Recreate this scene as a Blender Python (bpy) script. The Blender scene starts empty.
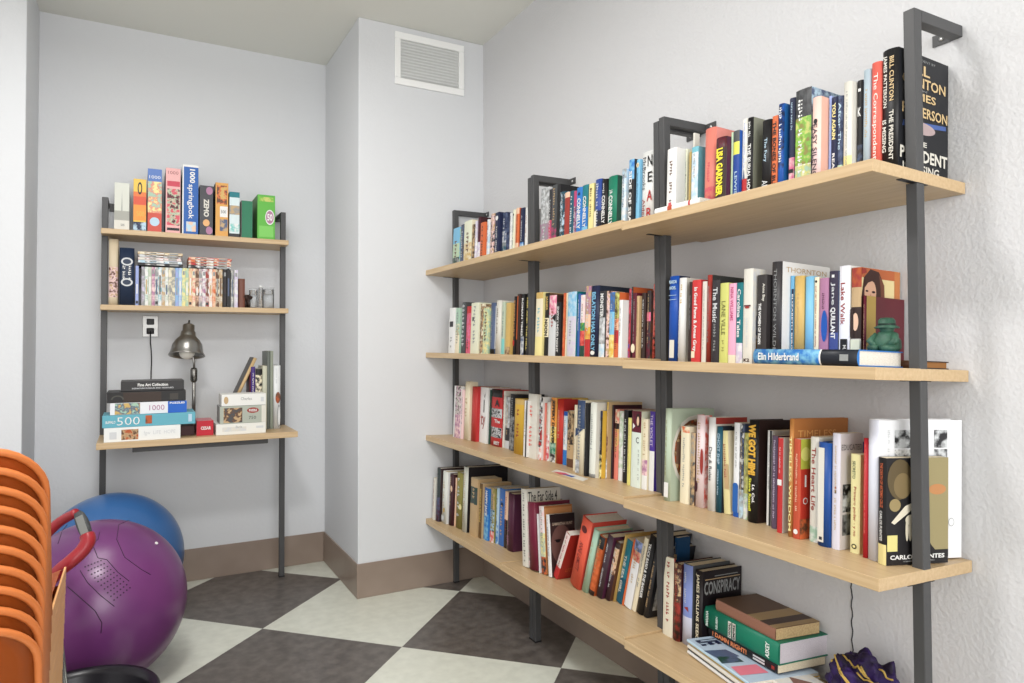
import bpy, bmesh, math, random
from mathutils import Vector, Matrix
random.seed(7)
D=bpy.data; SC=bpy.context.scene; COL=SC.collection

# ------------------------------------------------------------------ camera
FOC=689.12; YAW=0.4996; PIT=0.0223; ROL=-0.0034; CX=512.0; CY=329.35; CAM=Vector((0,0,1.2))
_f=Vector((math.sin(YAW)*math.cos(PIT),math.cos(YAW)*math.cos(PIT),math.sin(PIT)))
_r0=Vector((math.cos(YAW),-math.sin(YAW),0)); _u0=_r0.cross(_f)
_r=_r0*math.cos(ROL)+_u0*math.sin(ROL); _u=-_r0*math.sin(ROL)+_u0*math.cos(ROL)
cam=D.cameras.new('camera'); co=D.objects.new('camera',cam); COL.objects.link(co); SC.camera=co
cam.sensor_fit='HORIZONTAL'; cam.sensor_width=36; cam.lens=FOC/1024*36
cam.shift_x=0; cam.shift_y=(CY-341.5)/1024; cam.clip_start=0.02
co.matrix_world=Matrix(((_r.x,_u.x,-_f.x,CAM.x),(_r.y,_u.y,-_f.y,CAM.y),(_r.z,_u.z,-_f.z,CAM.z),(0,0,0,1)))
# ------------------------------------------------------------------ light
SC.view_settings.view_transform='Standard'; SC.view_settings.look='None'; SC.view_settings.gamma=1
SC.view_settings.use_curve_mapping=False; SC.view_settings.exposure=0.33
w=D.worlds.new('world'); SC.world=w; w.use_nodes=True
w.node_tree.nodes['Background'].inputs[0].default_value=(1.0,0.985,0.965,1); w.node_tree.nodes['Background'].inputs[1].default_value=0.93
def area(name,loc,size,power,col,rot=(0,0,0)):
    l=D.lights.new(name,'AREA'); l.shape='SQUARE'; l.size=size; l.energy=power; l.color=col
    o=D.objects.new(name,l); o.location=loc; o.rotation_euler=rot; COL.objects.link(o)
area('ceiling_light',(-0.05,1.3,2.66),0.32,24,(1.0,0.985,0.965))
area('back_wall_fill',(0.0,2.35,2.66),0.8,12,(1.0,0.99,0.98))  # added fill at ceiling height, brightens the back wall
area('rear_fill',(0.35,-1.55,1.7),1.7,48,(1.0,0.995,0.99),(math.radians(84),0,math.radians(-1)))  # added large fill behind the camera, lifts the far walls; not a window

# ------------------------------------------------------------------ picture-to-place helpers (used only to read positions on real planes)
def ray(x,y): return _f+_r*((x-CX)/FOC)-_u*((y-CY)/FOC)
def onX(x,y,X): d=ray(x,y); return CAM+d*(X/d.x)
def onY(x,y,Y): d=ray(x,y); return CAM+d*(Y/d.y)
def onZ(x,y,Z): d=ray(x,y); return CAM+d*((Z-1.2)/d.z)
def proj(P):
    d=Vector(P)-CAM; z=d.dot(_f); return CX+FOC*d.dot(_r)/z, CY-FOC*d.dot(_u)/z

# ------------------------------------------------------------------ materials
def lin(c): return tuple(((v/255)/12.92 if v/255<=0.04045 else ((v/255+0.055)/1.055)**2.4) for v in c)+(1,)
PAL=dict(white=(224,224,222),off_white=(212,209,199),cream=(226,216,188),ivory=(220,222,198),pale_grey=(200,203,205),grey=(140,142,142),dark_grey=(70,72,74),
 black=(24,23,25),charcoal=(45,45,48),navy=(28,36,68),royal_blue=(20,84,178),bright_blue=(38,120,205),sky_blue=(120,185,220),pale_blue=(178,205,222),slate_blue=(78,92,122),
 periwinkle=(150,165,215),teal=(20,120,130),dark_teal=(24,82,102),green=(22,120,92),dark_green=(30,66,54),mint=(160,192,170),sage=(176,190,168),pale_green=(178,200,170),
 lime=(120,190,60),olive=(142,134,66),yellow_green=(200,202,110),yellow=(225,178,52),pale_yellow=(232,220,150),ochre=(205,170,95),tan=(190,160,118),brown=(98,64,44),dark_brown=(50,34,30),
 orange=(222,104,52),burnt_orange=(186,84,38),red_orange=(192,74,46),coral=(232,98,84),salmon=(226,124,108),red=(196,42,44),brick_red=(158,52,44),maroon=(92,22,40),dark_maroon=(58,22,30),
 plum=(84,40,66),purple=(74,48,140),lilac=(200,190,212),mauve=(170,118,150),pink=(226,110,150),pale_pink=(232,200,200),pink_red=(214,80,96),magenta=(190,60,110),gold=(222,182,70),
 peach=(230,190,160),page=(224,212,186),page_white=(226,222,212),turquoise=(110,180,196),light_teal=(120,196,190))
MC={}
def soft(c):
    g=.3*c[0]+.59*c[1]+.11*c[2]; sat=(max(c)-min(c))/255; k=.16*sat; return tuple((v+(g-v)*k)*(1-.05*sat) for v in c)
def nodes(m): return m.node_tree.nodes,m.node_tree.links
def mat(c,rough=0.5,c2=None,c3=None,scale=30,metal=0,spec=0.35,stretch=None,bump=0,bscale=200):
    key=(str(c),rough,str(c2),str(c3),scale,metal,str(stretch),bump,bscale)
    if key in MC: return MC[key]
    rgb=soft(PAL[c] if isinstance(c,str) else c); c2=soft(PAL[c2] if isinstance(c2,str) else c2) if c2 is not None else None; c3=soft(PAL[c3] if isinstance(c3,str) else c3) if c3 is not None else None
    m=D.materials.new(c if isinstance(c,str) else 'paint'); m.use_nodes=True
    n,l=nodes(m); b=n['Principled BSDF']; b.inputs['Roughness'].default_value=rough; b.inputs['Metallic'].default_value=metal
    b.inputs['Specular IOR Level'].default_value=spec; b.inputs['Base Color'].default_value=lin(rgb)
    if c2 is not None or bump:
        tc=n.new('ShaderNodeTexCoord'); mp=n.new('ShaderNodeMapping'); l.new(tc.outputs['Object'],mp.inputs[0])
        if stretch: mp.inputs['Scale'].default_value=stretch
    if c2 is not None:
        nz=n.new('ShaderNodeTexNoise'); nz.inputs['Scale'].default_value=scale; nz.inputs['Detail'].default_value=3; l.new(mp.outputs[0],nz.inputs['Vector'])
        cr=n.new('ShaderNodeValToRGB'); cr.color_ramp.elements[0].position=0.40; cr.color_ramp.elements[1].position=0.60
        cr.color_ramp.elements[0].color=lin(rgb); cr.color_ramp.elements[1].color=lin(PAL[c2] if isinstance(c2,str) else c2)
        if c3 is not None:
            e=cr.color_ramp.elements.new(0.5); e.color=lin(PAL[c3] if isinstance(c3,str) else c3)
        l.new(nz.outputs[0],cr.inputs[0]); l.new(cr.outputs[0],b.inputs['Base Color'])
    if bump:
        nb=n.new('ShaderNodeTexNoise'); nb.inputs['Scale'].default_value=bscale; nb.inputs['Detail'].default_value=4; l.new(mp.outputs[0],nb.inputs['Vector'])
        bp=n.new('ShaderNodeBump'); bp.inputs['Strength'].default_value=bump; bp.inputs['Distance'].default_value=0.01
        l.new(nb.outputs[0],bp.inputs['Height']); l.new(bp.outputs[0],b.inputs['Normal'])
    MC[key]=m; return m
def M(s):
    """'red' | 'a+b' mottled | 'a+b+c' mottled | rgb tuple"""
    if isinstance(s,str) and '+' in s:
        p=s.split('+'); return mat(p[0],0.45,p[1],p[2] if len(p)>2 else None,scale=55)
    return mat(s,0.45)
WALL=mat((212,214,217),0.85,bump=0.12,bscale=60); WALLR=mat((206,206,208),0.8,bump=0.22,bscale=95)
CEIL=mat((224,224,217),0.9); BASE=mat((150,134,122),0.38,(138,122,110),scale=3)
STEEL=mat((76,76,77),0.45,metal=0.15); PAGE=mat('page',0.8,(206,192,164),scale=160,stretch=(1,8,.3)); PAGEW=mat('page_white',0.8,(208,203,192),scale=160,stretch=(1,8,.3))
def wood():
    m=D.materials.new('maple_laminate'); m.use_nodes=True; n,l=nodes(m); b=n['Principled BSDF']; b.inputs['Roughness'].default_value=0.42
    tc=n.new('ShaderNodeTexCoord'); mp=n.new('ShaderNodeMapping'); mp.inputs['Scale'].default_value=(40,1.6,40); l.new(tc.outputs['Object'],mp.inputs[0])
    nz=n.new('ShaderNodeTexNoise'); nz.inputs['Scale'].default_value=3; nz.inputs['Detail'].default_value=5; l.new(mp.outputs[0],nz.inputs['Vector'])
    cr=n.new('ShaderNodeValToRGB'); cr.color_ramp.elements[0].color=lin((184,156,117)); cr.color_ramp.elements[1].color=lin((198,172,134))
    cr.color_ramp.elements[0].position=.3; cr.color_ramp.elements[1].position=.7
    l.new(nz.outputs[0],cr.inputs[0]); l.new(cr.outputs[0],b.inputs['Base Color']); return m
WOOD=wood()
def woodx():
    m=WOOD.copy(); m.name='maple_laminate_cross'
    for nd in m.node_tree.nodes:
        if nd.type=='MAPPING': nd.inputs['Scale'].default_value=(1.6,40,40)
    return m
WOODX=woodx()

# ------------------------------------------------------------------ object helpers
def link(name,me,parent=None,loc=None,rot=None):
    o=D.objects.new(name,me); COL.objects.link(o)
    if parent: o.parent=parent
    if loc is not None: o.location=loc
    if rot is not None: o.rotation_euler=rot
    return o
def obj(name,bm,mats,parent=None,smooth=False,loc=None,rot=None):
    me=D.meshes.new(name); bmesh.ops.recalc_face_normals(bm,faces=bm.faces[:]); bm.to_mesh(me); bm.free()
    for m in (mats if isinstance(mats,(list,tuple)) else [mats]): me.materials.append(m)
    if smooth:
        for p in me.polygons: p.use_smooth=True
    return link(name,me,parent,loc,rot)
LABELS=[]
def tag(o,label,cat,group=None):
    o['label']=label; o['category']=cat; LABELS.append((o.name,label,group))
    if group: o['group']=group
def struct(o): o['kind']='structure'; return o
def thing(name,label,cat,loc=(0,0,0),rot=(0,0,0),group=None):
    o=link(name,None,None,loc,rot); o.empty_display_size=0.05; tag(o,label,cat,group); return o
def box(bm,x0,x1,y0,y1,z0,z1,bev=0,mi=0):
    n=len(bm.faces); r=bmesh.ops.create_cube(bm,size=1); v=r['verts']
    for q in v: q.co=Vector(((x0+x1)/2+q.co.x*(x1-x0),(y0+y1)/2+q.co.y*(y1-y0),(z0+z1)/2+q.co.z*(z1-z0)))
    if bev>0:
        es=list({e for q in v for e in q.link_edges}); bmesh.ops.bevel(bm,geom=es,offset=bev,segments=2,affect='EDGES',profile=.5)
    bm.faces.ensure_lookup_table()
    for f in bm.faces[n:]: f.material_index=mi
def newbox(*a,**k): bm=bmesh.new(); box(bm,*a,**k); return bm
def tube(bm,pts,r,seg=10,closed=False,mi=0,caps=True):
    pts=[Vector(p) for p in pts]; rings=[]; n=len(pts); up=None
    for i,p in enumerate(pts):
        a=pts[(i-1)%n] if (closed or i>0) else p; b=pts[(i+1)%n] if (closed or i<n-1) else p
        t=(b-a).normalized()
        if up is None: up=Vector((0,0,1)) if abs(t.z)<.9 else Vector((1,0,0))
        s=t.cross(up).normalized(); up=s.cross(t).normalized()
        rr=r[i] if isinstance(r,(list,tuple)) else r
        rings.append([bm.verts.new(p+(s*math.cos(2*math.pi*k/seg)+up*math.sin(2*math.pi*k/seg))*rr) for k in range(seg)])
    for i in range(n if closed else n-1):
        A=rings[i];B=rings[(i+1)%n]
        for k in range(seg):
            f=bm.faces.new((A[k],A[(k+1)%seg],B[(k+1)%seg],B[k])); f.material_index=mi; f.smooth=True
    if not closed and caps:
        bm.faces.new(rings[0][::-1]).material_index=mi; bm.faces.new(rings[-1]).material_index=mi
def lathe(bm,prof,c=(0,0,0),seg=32,mi=0,ax=None):
    c=Vector(c); rings=[]
    for r,z in prof:
        rings.append([bm.verts.new(c+Vector((r*math.cos(2*math.pi*k/seg),r*math.sin(2*math.pi*k/seg),z))) for k in range(seg)])
    for A,B in zip(rings,rings[1:]):
        for k in range(seg):
            f=bm.faces.new((A[k],A[(k+1)%seg],B[(k+1)%seg],B[k])); f.smooth=True; f.material_index=mi
    return rings
# text ---------------------------------------------------------------
TC={}
def textmesh(s,bold=0.0,shear=0.0):
    k=(s,bold,shear)
    if k in TC: return TC[k]
    cu=D.curves.new('lettering','FONT'); cu.body=s; cu.resolution_u=2; cu.offset=bold; cu.shear=shear
    o=D.objects.new('lettering',cu); COL.objects.link(o); bpy.context.view_layer.update()
    me=D.meshes.new_from_object(o.evaluated_get(bpy.context.evaluated_depsgraph_get()))
    D.objects.remove(o); D.curves.remove(cu)
    vs=[v.co.copy() for v in me.vertices]; fs=[list(p.vertices) for p in me.polygons]; D.meshes.remove(me)
    x0=min(v.x for v in vs);x1=max(v.x for v in vs);y0=min(v.y for v in vs);y1=max(v.y for v in vs)
    TC[k]=([((v.x-x0)/(x1-x0)-.5,(v.y-y0)/(y1-y0)-.5) for v in vs],fs,(x1-x0)/(y1-y0)); return TC[k]
class Face:
    """printing on a flat face: U to the right, V up, w by h"""
    def __init__(s,parent,O,U,V,w,h): s.p=parent;s.O=Vector(O);s.U=Vector(U);s.V=Vector(V);s.N=s.U.cross(s.V);s.w=w;s.h=h;s.a=bmesh.new();s.am=[];s.t=bmesh.new();s.tm=[];s.k=0
    def _mi(s,l,c):
        if c not in l: l.append(c)
        return l.index(c)
    def P(s,u,v,k): return s.O+s.U*(u*s.w)+s.V*(v*s.h)+s.N*(0.0003+0.00012*k)
    def poly(s,pts,c):
        s.k+=1; vs=[s.a.verts.new(s.P(u,v,s.k)) for u,v in pts]; f=s.a.faces.new(vs); f.material_index=s._mi(s.am,c)
    def rect(s,u0,u1,v0,v1,c): s.poly([(u0,v0),(u1,v0),(u1,v1),(u0,v1)],c)
    def ell(s,cu,cv,ru,rv,c,n=20,a0=0,a1=360):
        s.poly([(cu+ru*math.cos(math.radians(a0+(a1-a0)*i/n)),cv+rv*math.sin(math.radians(a0+(a1-a0)*i/n))) for i in range(n+(0 if a1-a0==360 else 1))],c)
    def text(s,txt,c,cu,cv,w,h,rot=0,bold=0.0,shear=0,keep=False):
        """w,h as fractions of the face: w along the face's U, h along V; rot 90 = reads downward, -90 reads upward"""
        pts,fs,asp=textmesh(txt,bold,shear); s.k+=1; mi=s._mi(s.tm,c); W=w*s.w; H=h*s.h
        vs=[]
        for x,y in pts:
            if rot==90: u,v=y*W,-x*H
            elif rot==-90: u,v=-y*W,x*H
            else: u,v=x*W,y*H
            vs.append(s.t.verts.new(s.O+s.U*(cu*s.w+u)+s.V*(cv*s.h+v)+s.N*(0.0005+0.00012*s.k)))
        for f in fs:
            try: q=s.t.faces.new([vs[i] for i in f]); q.material_index=mi
            except ValueError: pass
    def marks(s,c,cu,v0,v1,w,rnd):
        """lettering too small to read: a broken row of strokes down the spine"""
        s.k+=1; v=v1; mi=s._mi(s.tm,c); L=w*s.w*0.55/s.h
        while v-L>v0:
            if rnd.random()<0.82:
                a=rnd.uniform(.6,1)*w; o=cu+rnd.uniform(-.06,.06)*w
                for (du,dw,dv,dl) in ((0,1,0,.35),(rnd.uniform(-.3,.3),.35,.35,.5)) if rnd.random()<.6 else ((-.25,.45,0,.8),(.3,.3,.2,.4)):
                    q=[(o+du*a-dw*a/2,v-(dv+dl)*L),(o+du*a+dw*a/2,v-(dv+dl)*L),(o+du*a+dw*a/2,v-dv*L),(o+du*a-dw*a/2,v-dv*L)]
                    f=s.t.faces.new([s.t.verts.new(s.P(x,y,s.k)) for x,y in q]); f.material_index=mi
            v-=L*1.25
    def done(s,art='cover_art',title='title'):
        if s.am: obj(art,s.a,[M(c) for c in s.am],s.p)
        else: s.a.free()
        if s.tm: obj(title,s.t,[M(c) for c in s.tm],s.p)
        else: s.t.free()

# ------------------------------------------------------------------ room shell
YB=3.90; YC=3.24; XW=1.60; XC=0.932; XL=-0.411; ZC=2.785; YP=3.48; BB=0.163
struct(obj('wall_right',newbox(XW,XW+.1,-1.6,YC,0,ZC),WALLR))
struct(obj('wall_column',newbox(XC,XW+.1,YC,YB+.1,0,ZC,bev=.004),WALL))
struct(obj('wall_back',newbox(XL-.1,XC,YB,YB+.1,0,ZC),WALL))
struct(obj('wall_left',newbox(-2.4,XL,YP,YB,0,ZC,bev=.004),WALL))
struct(obj('ceiling',newbox(-2.4,XW+.1,-1.6,YB+.1,ZC,ZC+.1),CEIL))
def floor_mat():
    m=D.materials.new('checker_tile'); m.use_nodes=True; n,l=nodes(m); b=n['Principled BSDF']; b.inputs['Roughness'].default_value=0.32
    tc=n.new('ShaderNodeTexCoord'); mp=n.new('ShaderNodeMapping'); l.new(tc.outputs['Object'],mp.inputs[0])
    s=.457*math.sqrt(2); mp.vector_type='POINT'
    mp.inputs['Rotation'].default_value=(0,0,math.radians(45)); mp.inputs['Scale'].default_value=(1/s,1/s,1)
    # vertex (0.938,2.641) rotated by 45 degrees falls on a grid crossing
    c=math.cos(math.radians(45)); x,y=.938/s,2.641/s
    mp.inputs['Location'].default_value=(-(x*c-y*c)+20,-(x*c+y*c)+20,0.5)
    ck=n.new('ShaderNodeTexChecker'); ck.inputs['Scale'].default_value=1; l.new(mp.outputs[0],ck.inputs['Vector'])
    nz=n.new('ShaderNodeTexNoise'); nz.inputs['Scale'].default_value=22; nz.inputs['Detail'].default_value=6; l.new(tc.outputs['Object'],nz.inputs['Vector'])
    def ramp(a,b_):
        r=n.new('ShaderNodeValToRGB'); r.color_ramp.elements[0].position=.35; r.color_ramp.elements[1].position=.65
        r.color_ramp.elements[0].color=lin(a); r.color_ramp.elements[1].color=lin(b_); l.new(nz.outputs[0],r.inputs[0]); return r
    ra=ramp((80,74,70),(104,98,93)); rb=ramp((206,208,196),(216,218,206))
    l.new(rb.outputs[0],ck.inputs['Color1']); l.new(ra.outputs[0],ck.inputs['Color2']); l.new(ck.outputs[0],b.inputs['Base Color'])
    return m
struct(obj('floor',newbox(-2.4,XW+.1,-1.6,YB+.1,-.1,0),floor_mat()))
def baseboard(name,x0,x1,y0,y1): struct(obj(name,newbox(x0,x1,y0,y1,0,BB,bev=.002),BASE))
t=.006
baseboard('baseboard_right',XW-t,XW,-1.6,YC-t); baseboard('baseboard_column',XC-t,XW,YC-t,YC)
baseboard('baseboard_side',XC-t,XC,YC,YB); baseboard('baseboard_back',XL+t,XC-t,YB-t,YB); baseboard('baseboard_left',-2.4,XL+t,YP-t,YP)
baseboard('baseboard_recess',XL,XL+t,YP,YB)
bm=bmesh.new(); tube(bm,[(XW-.0008,1.136+.002*math.sin(i*1.7),.575+.15-i*.012) for i in range(28)],.0016,6)
struct(obj('trim_1',bm,M('charcoal')))

# ------------------------------------------------------------------ vent and outlet
v=thing('air_vent','white louvred air vent high on the wall beside the corner','vent',(1.298,YC,2.49))
bm=bmesh.new(); W,H=.187,.262
for a in ((-W,W,-.012,0,0,.034),(-W,W,-.012,0,H-.034,H),(-W,-W+.03,-.012,0,.034,H-.034),(W-.03,W,-.012,0,.034,H-.034)): box(bm,*a,bev=.003)
VW=mat((240,241,240),0.5); obj('vent_frame',bm,VW,v)
bm=bmesh.new(); box(bm,-W+.03,W-.03,-.0015,-.0005,.034,H-.034); obj('duct_opening',bm,VW,v)
for i in range(13):
    z=.041+i*(H-.078)/12
    bm=bmesh.new(); vs=[bm.verts.new(p) for p in ((-W+.03,-.0105,z-.0062),(W-.03,-.0105,z-.0062),(W-.03,-.0028,z+.0066),(-W+.03,-.0028,z+.0066))]
    bm.faces.new(vs); bmesh.ops.solidify(bm,geom=bm.faces[:],thickness=.0012); obj('louvre',bm,VW,v)
o=thing('power_outlet','double power outlet with steel cover plate above the desk books','outlet',(.063,YB,1.245))
obj('cover_plate',newbox(-.035,.035,-.006,0,0,.106,bev=.002),mat((178,178,176),0.35,metal=.4),o)
for z in (.030,.076):
    bm=bmesh.new(); box(bm,-.017,.017,-.010,-.005,z-.015,z+.015,bev=.004); s=obj('socket',bm,M('charcoal') ,o)
    bm=bmesh.new(); box(bm,-.008,-.006,-.0108,-.0098,z-.006,z+.006); box(bm,.006,.008,-.0108,-.0098,z-.006,z+.006); obj('slot',bm,M('black'),s)

# ------------------------------------------------------------------ shelving units along the right wall
XF=1.276; TILT=0.0133/0.325; TH=0.0255; AN=math.atan(TILT)
SH=[1.5728,1.1605,0.7479,0.3339]; S1=2.4387; S2=1.6482; YR=0.8449; PX0,PX1=1.4205,1.4465
UNITS=[(S1,YC,0.0022,'far'),(S2,S1,0.0,'middle'),(YR,S2,-0.0067,'near')]
def frame(parent,y0,y1,inward,top):
    f=obj('upright_post',newbox(PX0,PX1,y0,y1,0,top,bev=.0018),STEEL,parent)
    obj('wall_arm',newbox(PX1,XW-.0005,y0,y1,top-.0255,top,bev=.0015),STEEL,f)
    yy=(y1,y1+.04) if inward>0 else (y0-.04,y0)
    pl=obj('wall_plate',newbox(XW-.004,XW-.0005,yy[0],yy[1],top-.0255,top),STEEL,f)
    bm=bmesh.new(); rings=lathe(bm,[(0.0001,-.002),(.0045,-.002),(.0055,0)],seg=12)
    obj('screw',bm,mat((190,190,190),.3,metal=.8),pl,loc=(XW-.0045,(yy[0]+yy[1])/2,top-.0128),rot=(0,math.radians(90),0))
    obj('foot_glide',newbox(PX0-.001,PX1+.001,y0-.001,y1+.001,0,.006),M('black'),f)
for (y0,y1,dz,nm) in UNITS:
    u=thing('shelving_unit',{'far':'shelving unit of four maple boards against the corner, farthest of three','middle':'middle shelving unit of three, maple boards on dark steel uprights','near':'nearest shelving unit of three, its board ends and tall upright in full view'}[nm],'shelf',(0,0,0),group='shelving units on the right wall')
    for z in SH:
        L=(y1-y0)-.0012
        bm=newbox(0,.3245,-L/2,L/2,-TH,0,bev=.0012)
        b=obj('shelf_board',bm,WOOD,u,loc=(XF-(.0016 if nm=='near' else 0),(y0+y1)/2,z+dz),rot=(0,AN,0))
        bm=bmesh.new(); box(bm,.095,.185,-L/2,-L/2+.012,-TH-.0015,-TH); box(bm,.095,.185,L/2-.012,L/2,-TH-.0015,-TH); obj('post_notch',bm,M('black'),b)
    top={'far':1.889,'middle':1.895,'near':1.902}[nm]
    frame(u,y0+.0008,y0+.0252,1,top); frame(u,y1-.0254,y1-.0010,-1,top)
def shelf_z(i,X,Y):
    dz=UNITS[0][2] if Y>S1 else UNITS[1][2] if Y>S2 else UNITS[2][2]
    return SH[i]+dz-TILT*(X-XF)

# ------------------------------------------------------------------ books
BM_CACHE={}
def book(name,label,group,loc,rot,th,dep,h,c,b=None,cv=None,hb=False,pages=None,cat='book',nopages=False):
    """spine at local x=0 facing -X, thickness in Y, leaves towards +X"""
    t=thing(name,label,cat,loc,rot,group)
    mats=[];idx=lambda s:(mats.append(s) or len(mats)-1) if s not in mats else mats.index(s)
    bands=b or [(0,1,c)]; cvv=cv or (c.split('+')[0] if isinstance(c,str) and b is None and '+' not in c else c)
    ic=idx(cvv); bt=.0024 if hb else .0009; bt=min(bt,th*.2)
    zs=sorted({0,1,*[q for a in bands for q in a[:2]]})
    n=6 if hb else 4; bul=min(th*.16,.005) if hb else min(th*.05,.0012); hy=th/2
    prof=[(dep,-hy)]+[( .0016-bul*math.sin(math.pi*i/n)-(.0016 if 0<i<n else 0) , -hy+th*i/n) for i in range(n+1)]+[(dep,hy)]
    inner=[(dep,hy-bt),(bt+.001,hy-bt),(bt+.001,-hy+bt),(dep,-hy+bt)]
    loop=prof+inner; m=len(loop); np_=len(prof)
    bm=bmesh.new(); rings=[[bm.verts.new((x,y,z*h)) for x,y in loop] for z in zs]
    for k,(A,B) in enumerate(zip(rings,rings[1:])):
        zm=(zs[k]+zs[k+1])/2; col=c
        for a in bands:
            if a[0]<=zm<=a[1]: col=a[2]
        ib=idx(col)
        for i in range(m):
            f=bm.faces.new((A[i],A[(i+1)%m],B[(i+1)%m],B[i])); f.material_index=ib if 1<=i<np_-2 else ic
            if hb and 1<=i<np_-2: f.smooth=True
    for R in (rings[0],rings[-1]):
        f=bm.faces.new(R); f.material_index=ic
    bmesh.ops.triangulate(bm,faces=[f for f in bm.faces if len(f.verts)>4])
    obj('cover',bm,[M(x) for x in mats],t)
    ins=.003 if hb else .0004
    obj('pages',newbox(bt+.0012,dep-(ins if hb else .0006),-hy+bt,hy-bt,ins,h-ins),pages or (PAGEW if random.random()<.5 else PAGE),t)
    return t
SHN=['top shelf','second shelf','third shelf','bottom shelf']
def nick(c): return (c if isinstance(c,str) else 'plain').split('+')[0].replace('_',' ')
ROWS=[]
def place(si,row,posts=True):
    """row entries: x0,x1,ytop,base(y>10: pixel row of the spine's foot | <10: X of the spine plane),colour,desc,opts"""
    prevY=None; rnd=random.Random(si*31+len(row))
    out=[]; raw=[]
    for e in row:
        x0,x1,bs=e[0],e[1],e[3]
        if bs<10: X=bs
        else:
            X=1.36
            for _ in range(6):
                z=shelf_z(si,X,onX((x0+x1)/2,bs,X).y); X=onZ((x0+x1)/2,bs,z).x
            X=min(X,1.436)
        raw.append(X)
    sm=[raw[i] if row[i][3]<10 else (raw[max(i-1,0)]+2*raw[i]+raw[min(i+1,len(raw)-1)])/4 for i in range(len(raw))]
    for X,e in zip(sm,row):
        x0,x1,yt,bs,c,desc=e[:6]; k=e[6] if len(e)>6 else {}
        Y0=onX(x0,yt,X+.0045).y; Y1=onX(x1,yt,X+.0045).y
        if prevY is not None and Y0>prevY-.0004: Y0=prevY-.0004
        if Y0-Y1<.007: Y1=Y0-.007
        if Y1<YR+.001 and not k.get('free'): pass
        ln=k.get('lean',0); 
        prevY=Y1-(k.get('gap',0))
        Ym=(Y0+Y1)/2; zb=shelf_z(si,X,Ym)+k.get('dz',0)
        # height so that the head of the spine falls on the pixel row yt
        lo,hi=.05,.42
        for _ in range(30):
            hm=(lo+hi)/2; y=proj((X+math.sin(AN)*hm,Ym-math.sin(math.radians(ln))*hm,zb+hm*math.cos(math.radians(ln))))[1]
            if y>yt: lo=hm
            else: hi=hm
        h=min(hm,.385)
        if 'cr' in k:
            lo,hi=.02,.35
            for _ in range(30):
                dm=(lo+hi)/2
                if proj((X+dm,Y1,zb+h/2))[0]<k['cr']: lo=dm
                else: hi=dm
            dep=dm
        else: dep=k.get('d', (.15 if h>.225 else .13 if h>.2 else .108)+rnd.uniform(-.004,.004))
        room=XW-.004-X-math.sin(AN)*h
        dep=min(dep,room)
        if posts and X<PX0:
            for (a,b_) in ((YC-.027,YC),(S1-.027,S1+.027),(S2-.027,S2+.027),(YR,YR+.027)):
                if Y1<b_ and Y0>a: dep=min(dep,PX0-.0015-X)
        out.append((e,k,X,Y0,Y1,zb,h,dep,ln))
    ROWS.append((si,out)); return out
def section(Y): return 'far unit' if Y>S1 else 'middle unit' if Y>S2 else 'near unit'
def build_rows():
    for si,out in ROWS:
        names=[o[0][5] for o in out]; short=[o[1].get('n') or nick(o[0][4])+' one' for o in out]
        for i,(e,k,X,Y0,Y1,zb,h,dep,ln) in enumerate(out):
            x0,x1,yt,bs,c,desc=e[:6]; th=(Y0-Y1)*math.cos(math.radians(ln))-.0004; Ym=(Y0+Y1)/2
            where='%s of %s'%(SHN[si],section(Ym))
            if k.get('solo'): lab=desc
            elif i==0: lab='%s, first in %s %s'%(desc,section(Ym),SHN[si])
            else:
                lab='%s, %s, right of the %s'%(desc,SHN[si],short[i-1])
                if len(lab.split())<=14: lab+=', '+section(Ym)
            t=book('book',lab,'books on the %s'%SHN[si],(X,Ym,zb+.0003+(math.sin(math.radians(abs(ln)))*th/2)),(math.radians(ln),AN,0),th,dep,h,c,k.get('b'),k.get('cv'),k.get('hb',False),k.get('pg'))
            bul=(min(th*.16,.005) if k.get('hb') else min(th*.05,.0012))
            sp=Face(t,(-bul-.0001,th/2,0),(0,-1,0),(0,0,1),th,h)
            rn=random.Random(i*77+si)
            for q in k.get('t',[]): sp.text(q[0],q[1],q[2],q[3],q[4],q[5],rot=q[6] if len(q)>6 else 90,bold=q[7] if len(q)>7 else .01)
            for q in k.get('m',[]): sp.marks(q[0],q[1],q[2],q[3],q[4],rn)
            for q in k.get('a',[]): getattr(sp,q[0])(*q[1:])
            if not k.get('t') and not k.get('m') and not desc.startswith('plain') and rn.random()<.85:
                base=k['b'][-1][2] if k.get('b') else c; q=M(base).node_tree.nodes['Principled BSDF'].inputs['Base Color'].default_value if not isinstance(base,str) else lin(PAL[base.split('+')[0]])
                dark=(q[0]+q[1]+q[2])/3<.3; sp.marks(rn.choice(['tan','pale_grey','grey'] if dark else ['grey','tan','slate_blue','brown','brick_red']),.5,rn.uniform(.1,.4),rn.uniform(.8,.95),rn.uniform(.25,.42),rn)
            sp.done('spine_art','title')
            if k.get('ca') or k.get('ct'):
                fc=Face(t,(0,-th/2,0),(1,0,0),(0,0,1),dep,h)
                for q in k.get('ca',[]): getattr(fc,q[0])(*q[1:])
                for q in k.get('ct',[]): fc.text(*q)
                fc.done('cover_art','cover_title')
def mk(c,a=.2,b=.85,w=.42,u=.5): return (c,u,a,b,w)
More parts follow.
